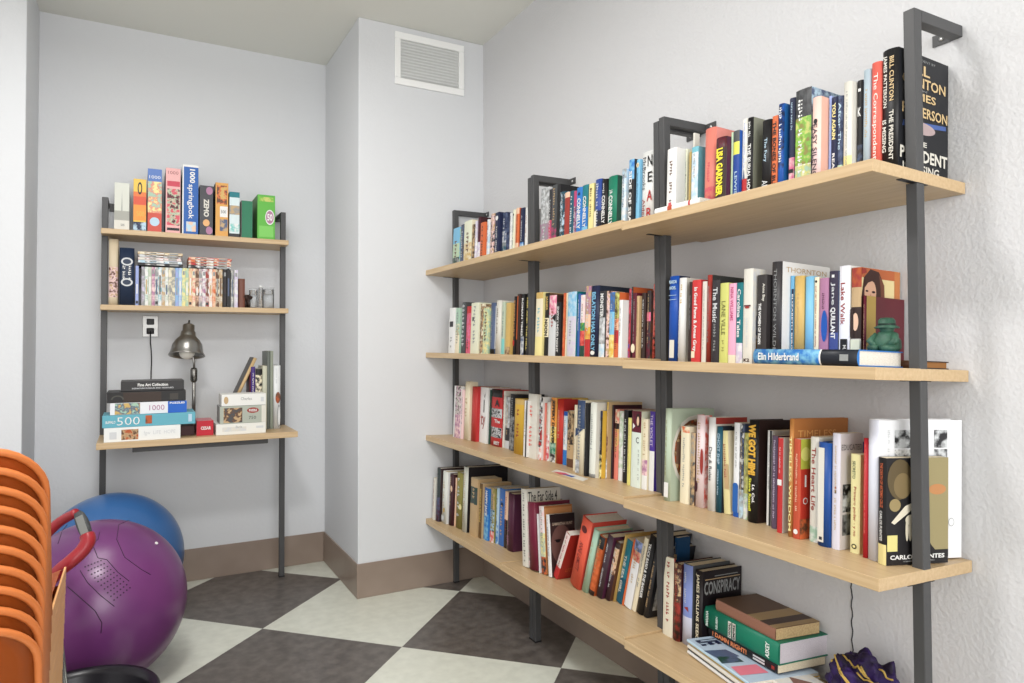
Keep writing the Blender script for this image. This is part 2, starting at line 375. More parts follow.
# --- top shelf
R=[(452.7,459.3,228,1.345,'sky_blue+pale_green','slim pale blue paperback',{'b':[(0,.25,'dark_green+grey'),(.25,.6,'pale_green'),(.6,1,'sky_blue')]}),
(459.3,463.6,224.6,1.35,'slate_blue+dark_grey','dark grey-violet paperback',{}),
(463.6,471.3,220.8,1.35,'cream','cream paperback with sandy lower half',{'b':[(0,.5,'ochre+cream'),(.5,1,'ivory')]}),
(471.3,473.8,224.6,1.352,'dark_brown+tan','thin brown patterned paperback',{}),
(473.8,476.3,221,1.355,'lilac+white','thin pale lilac paperback',{}),
(476.3,480,217,1.36,'dark_maroon','maroon paperback fading to white at the foot',{'b':[(0,.45,'white+lilac'),(.45,1,'dark_maroon+maroon')]}),
(480,484.5,222.5,1.36,'orange','orange paperback with brown lettering',{'m':[mk('dark_brown',.1,.9)]}),
(484.5,489,219.5,1.37,'white+pale_blue','white paperback with pale blue flecks',{}),
(489,493.3,213.7,1.375,'tan+dark_grey+pale_pink','mottled brown and pink paperback',{}),
(493.3,498.8,212.5,1.38,'navy','navy paperback with white lettering',{'m':[mk('white',.1,.7,.3)],'a':[('ell',.5,.88,.3,.05,'white')]}),
(499,506,212.5,1.395,'navy+slate_blue','grey-blue paperback with navy head',{'b':[(0,.35,'dark_teal+grey'),(.35,.6,'pale_grey+slate_blue'),(.6,1,'navy+slate_blue')]}),
(506,511,213,1.41,'pale_grey+white','pale grey and white paperback',{}),
(511,514.2,209.8,1.415,'ivory','ivory paperback with a tiny mark',{'a':[('rect',.3,.7,.88,.92,'black')]}),
(514.2,518.4,208,1.42,'orange','orange paperback with peach foot',{'b':[(0,.3,'peach'),(.3,.88,'orange'),(.88,1,'peach')],'m':[mk('dark_brown',.3,.85,.3)]}),
(518.4,523.5,208,1.425,'navy','navy paperback with pale blue foot',{'b':[(0,.3,'pale_blue+bright_blue'),(.3,1,'navy')]}),
(523.5,527.5,207.6,1.43,'white','white paperback touching the steel upright',{})]
place(0,R)
R=[(539.8,548,188,1.43,'grey+pale_grey','silver-grey paperback with rosy foot',{'b':[(0,.1,'white'),(.1,.45,'mauve+grey'),(.45,1,'grey+pale_grey')],'m':[mk('pale_grey',.1,.9,.3)]}),
(548,551,189.5,1.425,'pink_red','thin paperback with pink foot and dark head',{'b':[(0,.5,'pink_red+magenta'),(.5,1,'charcoal')]}),
(551,556,185,1.42,'dark_grey','dark grey paperback with tan lettering',{'m':[mk('tan',.3,.95,.4)],'b':[(0,.35,'magenta+dark_grey'),(.35,1,'dark_grey')]}),
(556,559.2,184.3,1.42,'black','plain black paperback',{}),
(559.4,563.8,191.7,1.405,'dark_teal+pale_blue+charcoal','mottled teal and black paperback',{}),
(564,569,192.4,1.40,'brick_red','brick red paperback with pale head',{'b':[(0,.9,'brick_red'),(.9,1,'peach')]}),
(569,573,191,1.40,'teal','teal paperback with white lettering',{'b':[(0,.2,'sky_blue'),(.2,1,'dark_teal')],'m':[mk('white',.15,.9,.5)]}),
(573,576,191,1.40,'mauve','thin mauve paperback with white lettering',{'b':[(0,.7,'plum+mauve'),(.7,1,'magenta')],'m':[mk('white',.1,.7,.5)]}),
(576,581.6,187.4,1.395,'bright_blue','bright blue paperback with white capitals',{'t':[('CONNELLY','white',.5,.52,.62,.56,90,.03)],'a':[('ell',.5,.88,.2,.03,'navy')]}),
(581.6,587.4,185,1.395,'teal','blue-to-teal paperback with white capitals',{'b':[(0,.25,'sky_blue'),(.25,.6,'bright_blue'),(.6,1,'teal')],'t':[('CONNELLY','white',.5,.52,.55,.56,90,.03)],'cv':'teal'}),
(588,593.2,183.7,1.39,'pale_yellow','pale yellow paperback with a dark dot',{'a':[('ell',.5,.9,.2,.02,'brown')]}),
(594.7,601.3,179.5,1.385,'navy','royal blue hardback with white foot strip',{'b':[(0,.45,'charcoal+navy'),(.45,1,(44,72,150))],'a':[('rect',.08,.42,.03,.45,'cream')],'hb':1}),
(601.5,607.4,179.5,1.385,'black','black hardback with white capitals',{'t':[('CONNELLY','white',.5,.46,.55,.5,90,.03)],'m':[mk('white',.72,.92,.3)],'hb':1}),
(607.8,616.6,176.3,1.38,'green','green hardback with white capitals',{'t':[('CONNELLY','white',.45,.4,.45,.52,90,.03),('J.B.','white',.45,.72,.4,.08,90,.02)],'hb':1,'cv':'dark_green'}),
(617,625.3,169,1.398,'pale_blue+pale_grey','pale blue-white speckled paperback',{'m':[mk('slate_blue',.35,.9,.35)],'b':[(0,.85,'pale_blue+white'),(.85,1,'grey+pale_blue')]}),
(625.5,633,159.5,1.408,'charcoal','black paperback with sky-blue head',{'b':[(0,.72,'black'),(.72,1,'sky_blue+bright_blue')],'t':[('SIDE OF SEA','white',.45,.48,.55,.72,90,.03)],'a':[('rect',.0,.6,.0,.06,'yellow')]}),
(633,638.8,159.5,1.417,'sky_blue','light blue paperback with a round emblem',{'a':[('ell',.5,.92,.4,.035,'cream'),('ell',.5,.92,.25,.02,'tan')]}),
(639.2,653.8,151.5,1.427,'white','wide white hardback, black and red letters',{'hb':1,'t':[('McBrooks','dark_grey',.28,.72,.24,.42,90,.0),('Alden','brick_red',.28,.26,.22,.26,90,.0),('N','black',.72,.87,.36,.14,0),('E','black',.74,.66,.34,.13,0),('A','red',.74,.42,.42,.14,0),('R','red',.74,.2,.4,.13,0)]})]
place(0,R)
R=[(666.3,675.4,148.4,1.365,'white','white paperback with a small red emblem',{'a':[('rect',.3,.6,.17,.24,'pink_red')],'cv':'white'}),
(675.6,679.8,149,1.40,'ivory','ivory paperback with a tiny black mark',{'a':[('rect',.3,.7,.62,.64,'black')]}),
(679.8,684.6,133,1.42,'off_white','tall off-white paperback under the steel arm',{'cr':688,'cv':'off_white'}),
(685,690.4,152,1.40,'ochre','sandy tan paperback with grey lettering',{'m':[mk('grey',.1,.9,.35,.2)]}),
(690.7,697.3,146.9,1.385,'pale_blue','pale blue paperback with turquoise cover',{'cv':'turquoise','m':[mk('grey',.5,.9,.25)],'b':[(0,.92,'white+pale_blue'),(.92,1,'turquoise')]}),
(704,715,128.4,1.385,'salmon','thick salmon pink hardback with cover flourish',{'b':[(0,.3,'salmon+pink_red'),(.3,1,'salmon')],'hb':1,'cr':734,'cv':(228,138,128),'m':[mk('pink_red',.35,.65,.25)],'d':.15}),
(715.3,726,137.6,1.36,'dark_brown','dark hardback with big yellow capitals',{'b':[(0,.13,'maroon'),(.13,.85,'dark_brown'),(.85,1,'maroon+dark_brown')],'t':[('LISA GARDNER',(240,222,40),.5,.50,.62,.68,90,.05)],'cv':'plum','hb':1}),
(726.3,731.6,132.3,1.375,'pale_green','pale green paperback',{'m':[mk('olive',.3,.8,.2)]}),
(731.8,738.5,130.7,1.375,'royal_blue','royal blue paperback with yellow block',{'b':[(0,.68,(24,64,150)),(.68,.85,(214,214,80)),(.85,1,'dark_grey')],'t':[('LEWIS','pale_blue',.6,.3,.42,.3,90)]}),
(738.7,746.3,119,1.385,'white','white paperback with bright red foot',{'b':[(0,.3,'red'),(.3,1,'white+off_white')],'m':[mk('periwinkle',.42,.95,.3)],'a':[('poly',[(.3,.3),(.5,.42),(.7,.3)],'slate_blue')]}),
(746.5,752.3,117.7,1.385,'black','black hardback with white capitals and grey-green cover',{'t':[('THE BURIAL HOUR','white',.5,.38,.6,.62,90,.02)],'m':[mk('white',.75,.95,.4)],'cr':768,'cv':(140,142,126),'hb':1}),
(761.4,770.9,120.3,1.385,'black','black hardback with small blue-white lettering',{'t':[('The Fury','pale_blue',.5,.62,.4,.3,90),('ALEX',(200,204,206),.5,.14,.6,.2,90)],'hb':1}),
(771,777,116,1.385,'orange','orange paperback with black lettering',{'t':[('THE BONES OF BLUE','black',.5,.5,.6,.86,90,.03)]}),
(777.2,783.2,104,1.385,'navy','dark blue hardback with bright blue cover',{'b':[(0,.3,'royal_blue'),(.3,1,'navy+royal_blue')],'m':[mk('white',.35,.96,.5)],'cv':'bright_blue','cr':790,'hb':1}),
(788,793.6,98,1.39,'navy','navy paperback with pink lower third',{'b':[(0,.38,'pale_pink+pink'),(.38,1,'navy')],'a':[('rect',.1,.9,.22,.26,'black')],'m':[mk('pale_blue',.65,.95,.35)]}),
(794.2,810,89,1.375,'green','thick garden book with green leafy picture spine',{'b':[(0,.25,'mint+white+yellow_green'),(.25,.72,'yellow_green+olive+lime'),(.72,1,'charcoal+dark_grey')],'cv':'pale_blue+slate_blue','cr':842,'d':.2,'m':[mk('white',.15,.9,.3,.35)]}),
(811.5,820.3,97.3,1.36,(236,206,196),'pale pink hardback lettered EASY SILENCE',{'n':'pale pink one','t':[('EASY SILENCE',(60,44,56),.45,.36,.5,.66,90)],'a':[('ell',.5,.72,.22,.03,'black')],'cv':(232,178,158),'hb':1,'b':[(0,.4,'pale_pink'),(.4,1,(238,200,188))]}),
(825,829.6,96,1.385,'periwinkle','pale periwinkle paperback',{'m':[mk('white',.3,.9,.3)]}),
(830,836.4,97,1.385,'navy','navy paperback lettered YOU AGAIN in pale yellow',{'t':[('YOU AGAIN','pale_yellow',.5,.72,.62,.42,90,.04),('READS','white',.5,.2,.45,.3,90,.02)]}),
(836.6,842,96,1.385,'slate_blue','slate blue paperback with light script',{'t':[('After The','pale_blue',.5,.65,.55,.55,90)],'b':[(0,.2,'pale_green'),(.2,1,'navy+slate_blue')]}),
(842.5,851,82,1.385,'off_white','tall off-white hardback with yellowish foot',{'b':[(0,.25,'pale_yellow'),(.25,1,'off_white')],'m':[mk('grey',.1,.9,.22)],'hb':1,'cv':'off_white','cr':858}),
(856,861.4,80.3,1.40,'charcoal','black paperback with a white capital K',{'b':[(0,.35,'slate_blue+charcoal'),(.35,1,'black')],'t':[('K','white',.5,.68,.6,.09,0,.03),('-','white',.5,.9,.5,.03,0)],'cv':'navy'}),
(862,869.8,69.7,1.397,(172,188,198),'pale blue-grey hardback',{'n':'blue-grey one','hb':1,'cv':(172,188,198)}),
(870,880,62.5,1.397,'coral','coral red hardback lettered The Correspondent in white',{'hb':1,'t':[('The Correspondent',(250,222,214),.5,.52,.55,.76,90,.01)],'m':[('peach',.5,.03,.1,.4)]})]
place(0,R)
# thriller with its front cover to the camera
X=1.406; yc=.8725; ys=onX(880.8,50,X).y
R=[(880.8,897,49.5,1.402,'black','thick black thriller titled THE PRESIDENT IS MISSING, behind the tall upright',{'solo':1,'n':'black one','hb':1,'d':.165,'cr':949.7,'cv':(30,31,35),
 't':[('BILL CLINTON',(206,178,130),.68,.755,.28,.36,90,.02),('JAMES PATTERSON','off_white',.25,.74,.28,.42,90,.02),('THE PRESIDENT','off_white',.68,.30,.28,.40,90,.02),('IS MISSING','off_white',.25,.30,.24,.26,90,.02)],
 'ca':[('poly',[(.08,.38),(.95,.44),(.95,.475),(.1,.43)],(70,96,160)),('ell',.47,.40,.26,.05,(170,150,150))],
 'ct':[('THE PRESIDENT BY','grey',.42,.955,.6,.02),('BILL',(206,178,130),.36,.875,.5,.085,0,.02),('CLINTON',(206,178,130),.5,.77,.86,.085,0,.02),('and','grey',.5,.71,.1,.02),('JAMES',(206,178,130),.42,.645,.62,.085,0,.02),('PATTERSON',(206,178,130),.52,.53,.9,.085,0,.02),('THE','off_white',.40,.27,.3,.04,0,.02),('PRESIDENT','off_white',.5,.17,.94,.10,0,.03),('IS MISSING','off_white',.44,.06,.72,.07,0,.02)]})]
place(0,R,posts=False)
# --- second shelf
R=[(448.8,454.3,308,1.33,'white','white paperback with a small black panel',{'a':[('rect',.2,.8,.58,.7,'charcoal')],'m':[mk('grey',.1,.35,.3)]}),
(454.6,459.3,308,1.335,'mint','paperback with mint head and cream foot',{'b':[(0,.4,'cream'),(.4,.65,'cream+tan+mint'),(.65,1,'mint')]}),
(460,465,302.2,1.345,'dark_grey','charcoal paperback with white specks',{'m':[mk('pale_grey',.1,.95,.7)]}),
(465,470,306.3,1.35,'pink_red','rosy red paperback',{'b':[(0,.85,'pink_red+pink'),(.85,1,'red')],'m':[mk('dark_maroon',.05,.3,.4)]}),
(470,478,302.8,1.352,'ivory','wide ivory paperback with a small black mark',{'a':[('rect',.25,.45,.64,.72,'black')]}),
(478,482.7,304,1.36,'tan+cream+brown','tan paperback with brown sketchy pattern',{}),
(482.7,488.3,308,1.36,'pale_yellow+mint','pale yellow-green paperback',{}),
(488.6,494.6,302.8,1.37,'slate_blue','slate blue hardback',{'hb':1,'b':[(0,.1,'black'),(.1,1,'slate_blue')]}),
(495,500.3,300.5,1.375,'off_white','off-white rounded hardback',{'hb':1,'a':[('rect',.1,.3,.1,.9,'pale_grey')]}),
(500.3,504.2,302,1.38,'sage','pale grey-teal paperback',{'b':[(0,.3,'light_teal'),(.3,1,'sage')]}),
(504.4,509.9,302.8,1.385,'ochre','ochre paperback',{'b':[(0,.15,'tan+brown'),(.15,1,'ochre')]}),
(510.2,515,296.4,1.40,'black','black paperback with brown capitals and red disc',{'t':[('EMPERORS',(190,140,90),.5,.62,.62,.62,90,.03)],'a':[('ell',.5,.2,.42,.055,'red')]}),
(515,519.3,294,1.405,'dark_brown','dark paperback with an orange-brown stripe',{'a':[('rect',.15,.5,.25,.97,'burnt_orange')]}),
(519.4,523.6,294,1.41,'black','black paperback with white capitals and pale foot',{'b':[(0,.3,'pale_grey+slate_blue'),(.3,1,'black')],'t':[('ROMAN TIMES','white',.5,.62,.55,.62,90,.03)]}),
(523.8,528,293,1.42,'charcoal','black paperback with yellowish capitals by the upright',{'t':[('HER AND THE HILL',(214,196,110),.5,.5,.55,.85,90,.03)]})]
place(1,R)
R=[(535,541.8,292.4,1.365,'pale_yellow','pale yellow paperback with faint blue lettering',{'b':[(0,.3,'pale_yellow'),(.3,.9,'cream'),(.9,1,'ochre')],'m':[mk('turquoise',.3,.75,.35)]}),
(541.9,548.2,293,1.375,'black','black paperback with cream blocks and NOON lettering',{'b':[(0,.3,'black'),(.3,.6,'cream'),(.6,.72,'black'),(.72,1,'black')],'t':[('NOON','black',.5,.45,.75,.26,90,.05),('JAMES','ochre',.5,.84,.6,.22,90,.03)],'cv':'brown'}),
(548.4,555.5,295.3,1.375,'pale_grey','pale grey paperback with pink head',{'b':[(0,.68,'pale_grey'),(.68,1,'pink+pale_pink')],'cv':'dark_brown'}),
(555.6,560,302.4,1.375,'black','black paperback with white lettering',{'t':[('SNOW UNDER NIGHT','white',.5,.5,.45,.85,90,.02)],'a':[('poly',[(0,.8),(-.9,.72),(0,.64)],'black')]}),
(560,564,293,1.385,'orange','orange-red paperback',{'b':[(0,1,'red_orange+orange')]}),
(564,566.7,293,1.39,'cream','thin cream paperback',{}),
(566.8,575.6,291.8,1.385,'pale_blue','wide pale blue paperback with faint lettering',{'b':[(0,.62,'lilac+pale_grey'),(.62,1,'sky_blue+pale_blue')],'m':[mk('grey',.15,.55,.25,.4)],'cv':'teal'}),
(575.8,579.4,293.7,1.39,'royal_blue','blue paperback with white lettering',{'b':[(0,1,(44,90,160))],'m':[mk('white',.4,.9,.35)]}),
(579.6,584.2,295,1.39,'white','pale-headed paperback with red foot',{'b':[(0,.18,'dark_green'),(.18,.42,'red+coral'),(.42,.55,'lime+green'),(.55,1,'pale_pink+white')]}),
(584.4,589.9,286,1.385,'tan','tall paperback fading pink, orange and red',{'b':[(0,.25,'red'),(.25,.42,'orange+gold'),(.42,.6,'peach'),(.6,1,'mauve+tan')]}),
(590,598.5,285.8,1.385,'navy','wide navy hardback with pale blue capitals',{'hb':1,'t':[('BELATION HAS ONLY','sky_blue',.5,.5,.45,.82,90,.03)],'a':[('ell',.5,.06,.25,.03,'white')],'cv':(34,42,58),'cr':628,'d':.15}),
(598.7,604.3,291,1.375,'dark_grey','grey-white paperback with white capitals on dark head',{'b':[(0,.2,'pale_blue+white'),(.2,.6,'grey+pale_grey'),(.6,1,'charcoal')],'t':[('MONSTER','white',.5,.78,.6,.36,90,.03)]}),
(604.8,608.7,291,1.38,'tan+brown+pale_pink','brown and flesh pink patterned paperback',{}),
(608.8,613.7,292.4,1.38,'bright_blue','paperback blue above and yellow below',{'b':[(0,.35,'gold+pale_yellow'),(.35,.7,'sky_blue'),(.7,1,'slate_blue+bright_blue')]}),
(613.8,618.2,292.4,1.38,'orange','orange paperback with red panel and olive head',{'b':[(0,.22,'orange'),(.22,.42,'red'),(.42,.6,'orange+peach'),(.6,1,'yellow_green+dark_brown')]}),
(618.3,621.8,300,1.375,'white','thin white paperback',{}),
(622,627.4,288.7,1.40,'pink_red','crimson paperback with dark edge',{'b':[(0,.2,'red+royal_blue'),(.2,1,'maroon+pink_red')]}),
(627.6,631.8,287,1.405,'charcoal','dark navy hardback with orange cover top',{'cv':'burnt_orange','d':.13,'m':[mk('pale_blue',.6,.95,.4)],'cr':651,'hb':1}),
(632,635.6,293,1.40,'maroon','maroon paperback with a cream disc at the foot',{'a':[('ell',.4,.15,.55,.07,'cream')]}),
(635.7,638.3,296,1.40,'tan','thin tan paperback',{}),
(638.4,644.7,293,1.41,'dark_brown','dark brown paperback with white marks',{'m':[mk('white',.15,.9,.3)]}),
(644.8,649.9,290.6,1.415,'charcoal+brown','dark paperback with a pink flower',{'b':[(0,.55,'maroon+charcoal'),(.55,.68,'pink+pink_red'),(.68,1,'dark_brown+charcoal')]}),
(650,654.6,284,1.425,'brick_red+dark_maroon+coral','red and brown patterned hardback by the upright',{'hb':1})]
place(1,R)
R=[(668.4,677.7,276.2,1.40,'royal_blue','royal blue library book with white call label',{'b':[(0,1,(16,76,176))],'hb':1,'cv':'navy','a':[('rect',.28,.78,.04,.25,'off_white'),('rect',.1,.9,.72,.725,'pale_blue'),('rect',.1,.9,.77,.775,'pale_blue')],'m':[('grey',.53,.06,.23,.3)],'t':[('PEARSON','pale_blue',.5,.93,.8,.04,0,.03),('NOEL','pale_blue',.5,.86,.7,.04,0,.03)],'cr':688}),
(677.9,685.3,278,1.395,'white','white hardback with faint gold lettering',{'hb':1,'cv':'off_white','m':[('ochre',.5,.68,.92,.3),('pale_grey',.3,.05,.6,.2)],'cr':699}),
(687.7,690.8,282,1.385,'dark_brown','thin dark brown paperback',{}),
(690.9,699.6,280,1.38,'red','red paperback with white script title',{'b':[(0,1,(214,52,52))],'t':[('In Good Fame & Agnes Grey','white',.45,.52,.5,.78,90,.03)],'a':[('rect',.1,.5,.05,.13,'cream')],'cv':'red'}),
(699.8,705.8,281.5,1.385,'off_white','off-white paperback with faint lettering',{'m':[mk('grey',.15,.9,.25)]}),
(706,710.7,275,1.385,'brick_red','tall red-brown hardback with dark cover',{'cv':(52,54,52),'cr':745,'hb':1,'d':.16}),
(710.9,718.5,280,1.375,'charcoal','black paperback with white script',{'t':[('The Music','pale_grey',.5,.7,.6,.42,90,.02)],'m':[('grey',.5,.1,.5,.4)],'b':[(0,1,(46,42,46))]}),
(719,727.6,283,1.375,'yellow_green','lime yellow paperback with dark lettering',{'t':[('LANE VILLE',(110,108,56),.5,.56,.45,.42,90)],'m':[('olive',.5,.12,.28,.3)]}),
(727.8,735.3,283.4,1.375,(230,160,190),'pink paperback with magenta lettering',{'n':'pink one','t':[('NINA WILLIAMS','magenta',.5,.74,.4,.42,90)],'b':[(0,.1,'cream'),(.1,1,(230,165,192))]}),
(735.4,742,282.7,1.375,'teal','teal paperback with white script',{'b':[(0,.25,'lilac+white'),(.25,1,(16,108,116))],'t':[('Carolina Tales','white',.5,.62,.5,.6,90,.02)]}),
(742.2,751.6,268.8,1.375,'off_white','tall off-white paperback with dark red marks',{'a':[('rect',.15,.85,.60,.615,'maroon'),('ell',.5,.59,.25,.012,'brick_red')],'t':[('K2','dark_maroon',.5,.035,.6,.035,0,.03)],'m':[('pale_grey',.5,.15,.5,.3)],'cv':'off_white+pale_grey','cr':764,'ca':[('rect',.3,.95,.3,.5,'slate_blue'),('rect',.3,.95,.12,.26,'brown+tan')]}),
(756.3,765.6,274.8,1.385,(48,44,44),'black paperback lettered THE WOMEN OF ROAN',{'n':'black one','t':[('THE WOMEN OF ROAN','white',.35,.45,.3,.46,90,.03),('Anna Bay','off_white',.72,.80,.35,.2,90,.02)],'a':[('ell',.6,.08,.3,.07,'tan+brown')]}),
(766,780.8,261.8,1.402,'dark_grey','large charcoal hardback with white cover',{'b':[(0,1,(56,54,56))],'hb':1,'cv':(226,226,224),'cr':828,'n':'charcoal one','t':[('THORNTON WILDER','grey',.5,.5,.3,.86,90,.0)],'ct':[('THORNTON','tan',.5,.925,.84,.05,0,.0)]}),
(786,793,275.8,1.431,'sky_blue','sky blue paperback with navy name strip',{'b':[(0,1,(104,172,214))],'a':[('rect',.45,1,.1,.85,'navy')],'t':[('ELIZABETH BERG','white',.72,.48,.35,.62,90,.02)],'cv':'sky_blue'}),
(793.2,803.5,276,1.432,'ochre','ochre yellow hardback',{'hb':1,'m':[mk('tan',.3,.8,.2)]}),
(803.7,812.3,276.5,1.434,'sky_blue','plain light blue hardback',{'hb':1,'cv':'sky_blue'}),
(812.5,817.6,277.2,1.436,'cream','cream paperback with a black dot',{'a':[('ell',.5,.95,.25,.015,'black')]}),
(817.8,827.3,278,1.438,'mauve','mauve paperback with blue shape',{'a':[('ell',.65,.45,.35,.18,'royal_blue'),('rect',.3,1,0,.15,'navy')],'m':[('plum',.5,.62,.85,.3)]}),
(827.5,837,271,1.44,'slate_blue','dark blue paperback with pale foot label',{'b':[(0,.12,'pale_blue'),(.12,.35,(60,76,140)),(.35,1,(52,46,66))],'t':[('QUILLANT','white',.5,.45,.6,.33,90,.03),('Jane','pale_grey',.5,.76,.5,.24,90)],'a':[('rect',.35,.65,.93,.96,'white')]}),
(838,848.8,265.8,1.442,'white','white paperback with black foot panel',{'t':[('Lake Walk','brick_red',.4,.62,.4,.42,90),('MARIA','off_white',.6,.13,.3,.16,90)],'a':[('rect',.2,.85,0,.27,'black')],'b':[(0,1,(230,230,236))]}),
(850,860.3,267.6,1.443,'burnt_orange','novel with dark-haired woman pictured on cover and spine',{'n':'portrait one','cr':903,'b':[(0,.28,'off_white'),(.28,.6,'dark_brown'),(.6,.8,'tan'),(.8,1,'brick_red+burnt_orange')],
  'a':[('ell',.5,.45,.3,.09,'peach'),('poly',[(0,.3),(.35,.3),(.3,.58),(0,.58)],'dark_brown'),('rect',.05,.95,.02,.27,'ivory')],'m':[('dark_grey',.3,.03,.26,.2),('dark_grey',.7,.03,.26,.2)],
  'cv':(222,204,150),'ca':[('rect',0,1,.9,1,(186,96,52)),('rect',.85,1,.55,1,(196,120,66)),('poly',[(.0,.0),(.62,.0),(.60,.62),(.58,.84),(.44,.97),(.22,.99),(.06,.9),(.0,.7)],(62,34,28)),('poly',[(.44,.95),(.58,.84),(.60,.6),(.50,.66),(.48,.82)],(112,66,46)),('ell',.22,.75,.15,.14,(216,168,138)),('poly',[(.05,.78),(.08,.90),(.3,.93),(.4,.84),(.26,.87),(.16,.85)],(62,34,28)),('ell',.30,.76,.045,.012,(50,30,26)),('ell',.13,.765,.035,.010,(50,30,26)),('poly',[(.19,.68),(.24,.68),(.225,.75)],(192,136,108)),('ell',.2,.645,.05,.013,(156,70,66)),('poly',[(0,.93),(.12,.95),(.1,.99),(0,.99)],'brick_red')]})]
place(1,R)
# maroon book with a gold spine tape, cover to the camera
R=[(862.5,864.2,295.7,1.445,'maroon','maroon cloth hardback with gold tape down its cover, behind the green figurine',{'solo':1,'n':'maroon one','cr':909,'cv':(96,36,44),'d':.12,'hb':1,'ca':[('rect',.02,.25,0,1,(178,148,74))]})]
Rm=place(1,R)
# --- third shelf
R=[(454,460.2,386,438,'white','white-edged paperback with dark rose pattern',{'b':[(0,.45,'pale_pink+mauve'),(.45,1,'dark_maroon+mauve+off_white')],'a':[('rect',0,.22,0,1,'white')]}),
(460.3,463,389.6,439,'pale_pink','thin pale pink paperback',{}),
(463,469,381.6,440,'cream','tall cream hardback',{'hb':1,'cv':'cream','cr':476}),
(469.2,476.4,386.7,441.3,'red','plain red hardback',{'hb':1,'b':[(0,1,(196,52,48))]}),
(476.7,487.2,387.4,442.5,'white','wide white paperback with black and red script',{'a':[('rect',.52,.62,.55,.78,'black'),('poly',[(.5,.92),(.62,.84),(.75,.92),(.64,.8)],'black')],'t':[('ty','brick_red',.5,.38,.55,.26,0)]}),
(487.4,490.4,390,444,'dark_green','thin dark grey-green paperback',{}),
(490.6,501.4,389.3,446.5,'red','black and red banded hardback with white lettering',{'hb':1,'b':[(0,.15,'red'),(.15,.33,'charcoal+black+pale_grey'),(.33,.5,'red'),(.5,.66,'black+charcoal+pale_grey'),(.66,.86,'red'),(.86,1,'black')],'t':[('A','black',.65,.76,.42,.12,0,.04),('The','white',.7,.44,.5,.06,0,.03),('BEST','white',.7,.06,.5,.06,0,.03)]}),
(501.6,504.2,391,447,'off_white','thin off-white paperback',{}),
(504.4,509.2,397,448,'grey+pale_grey','grey and white paperback with black foot',{'b':[(0,.15,'pale_grey'),(.15,.4,'charcoal'),(.4,1,'grey+pale_grey')]}),
(509.4,513.8,394,448,'charcoal','black paperback with grey shapes',{'b':[(0,.6,'grey+charcoal'),(.6,1,'black')]}),
(514,523.2,399,455.3,'yellow','mustard yellow hardback',{'hb':1,'b':[(0,.9,'yellow'),(.9,1,'ochre')]}),
(523.4,526.8,400.6,457,'white','thin white paperback with black edge',{'a':[('rect',.7,1,0,1,'black')]})]
place(2,R)
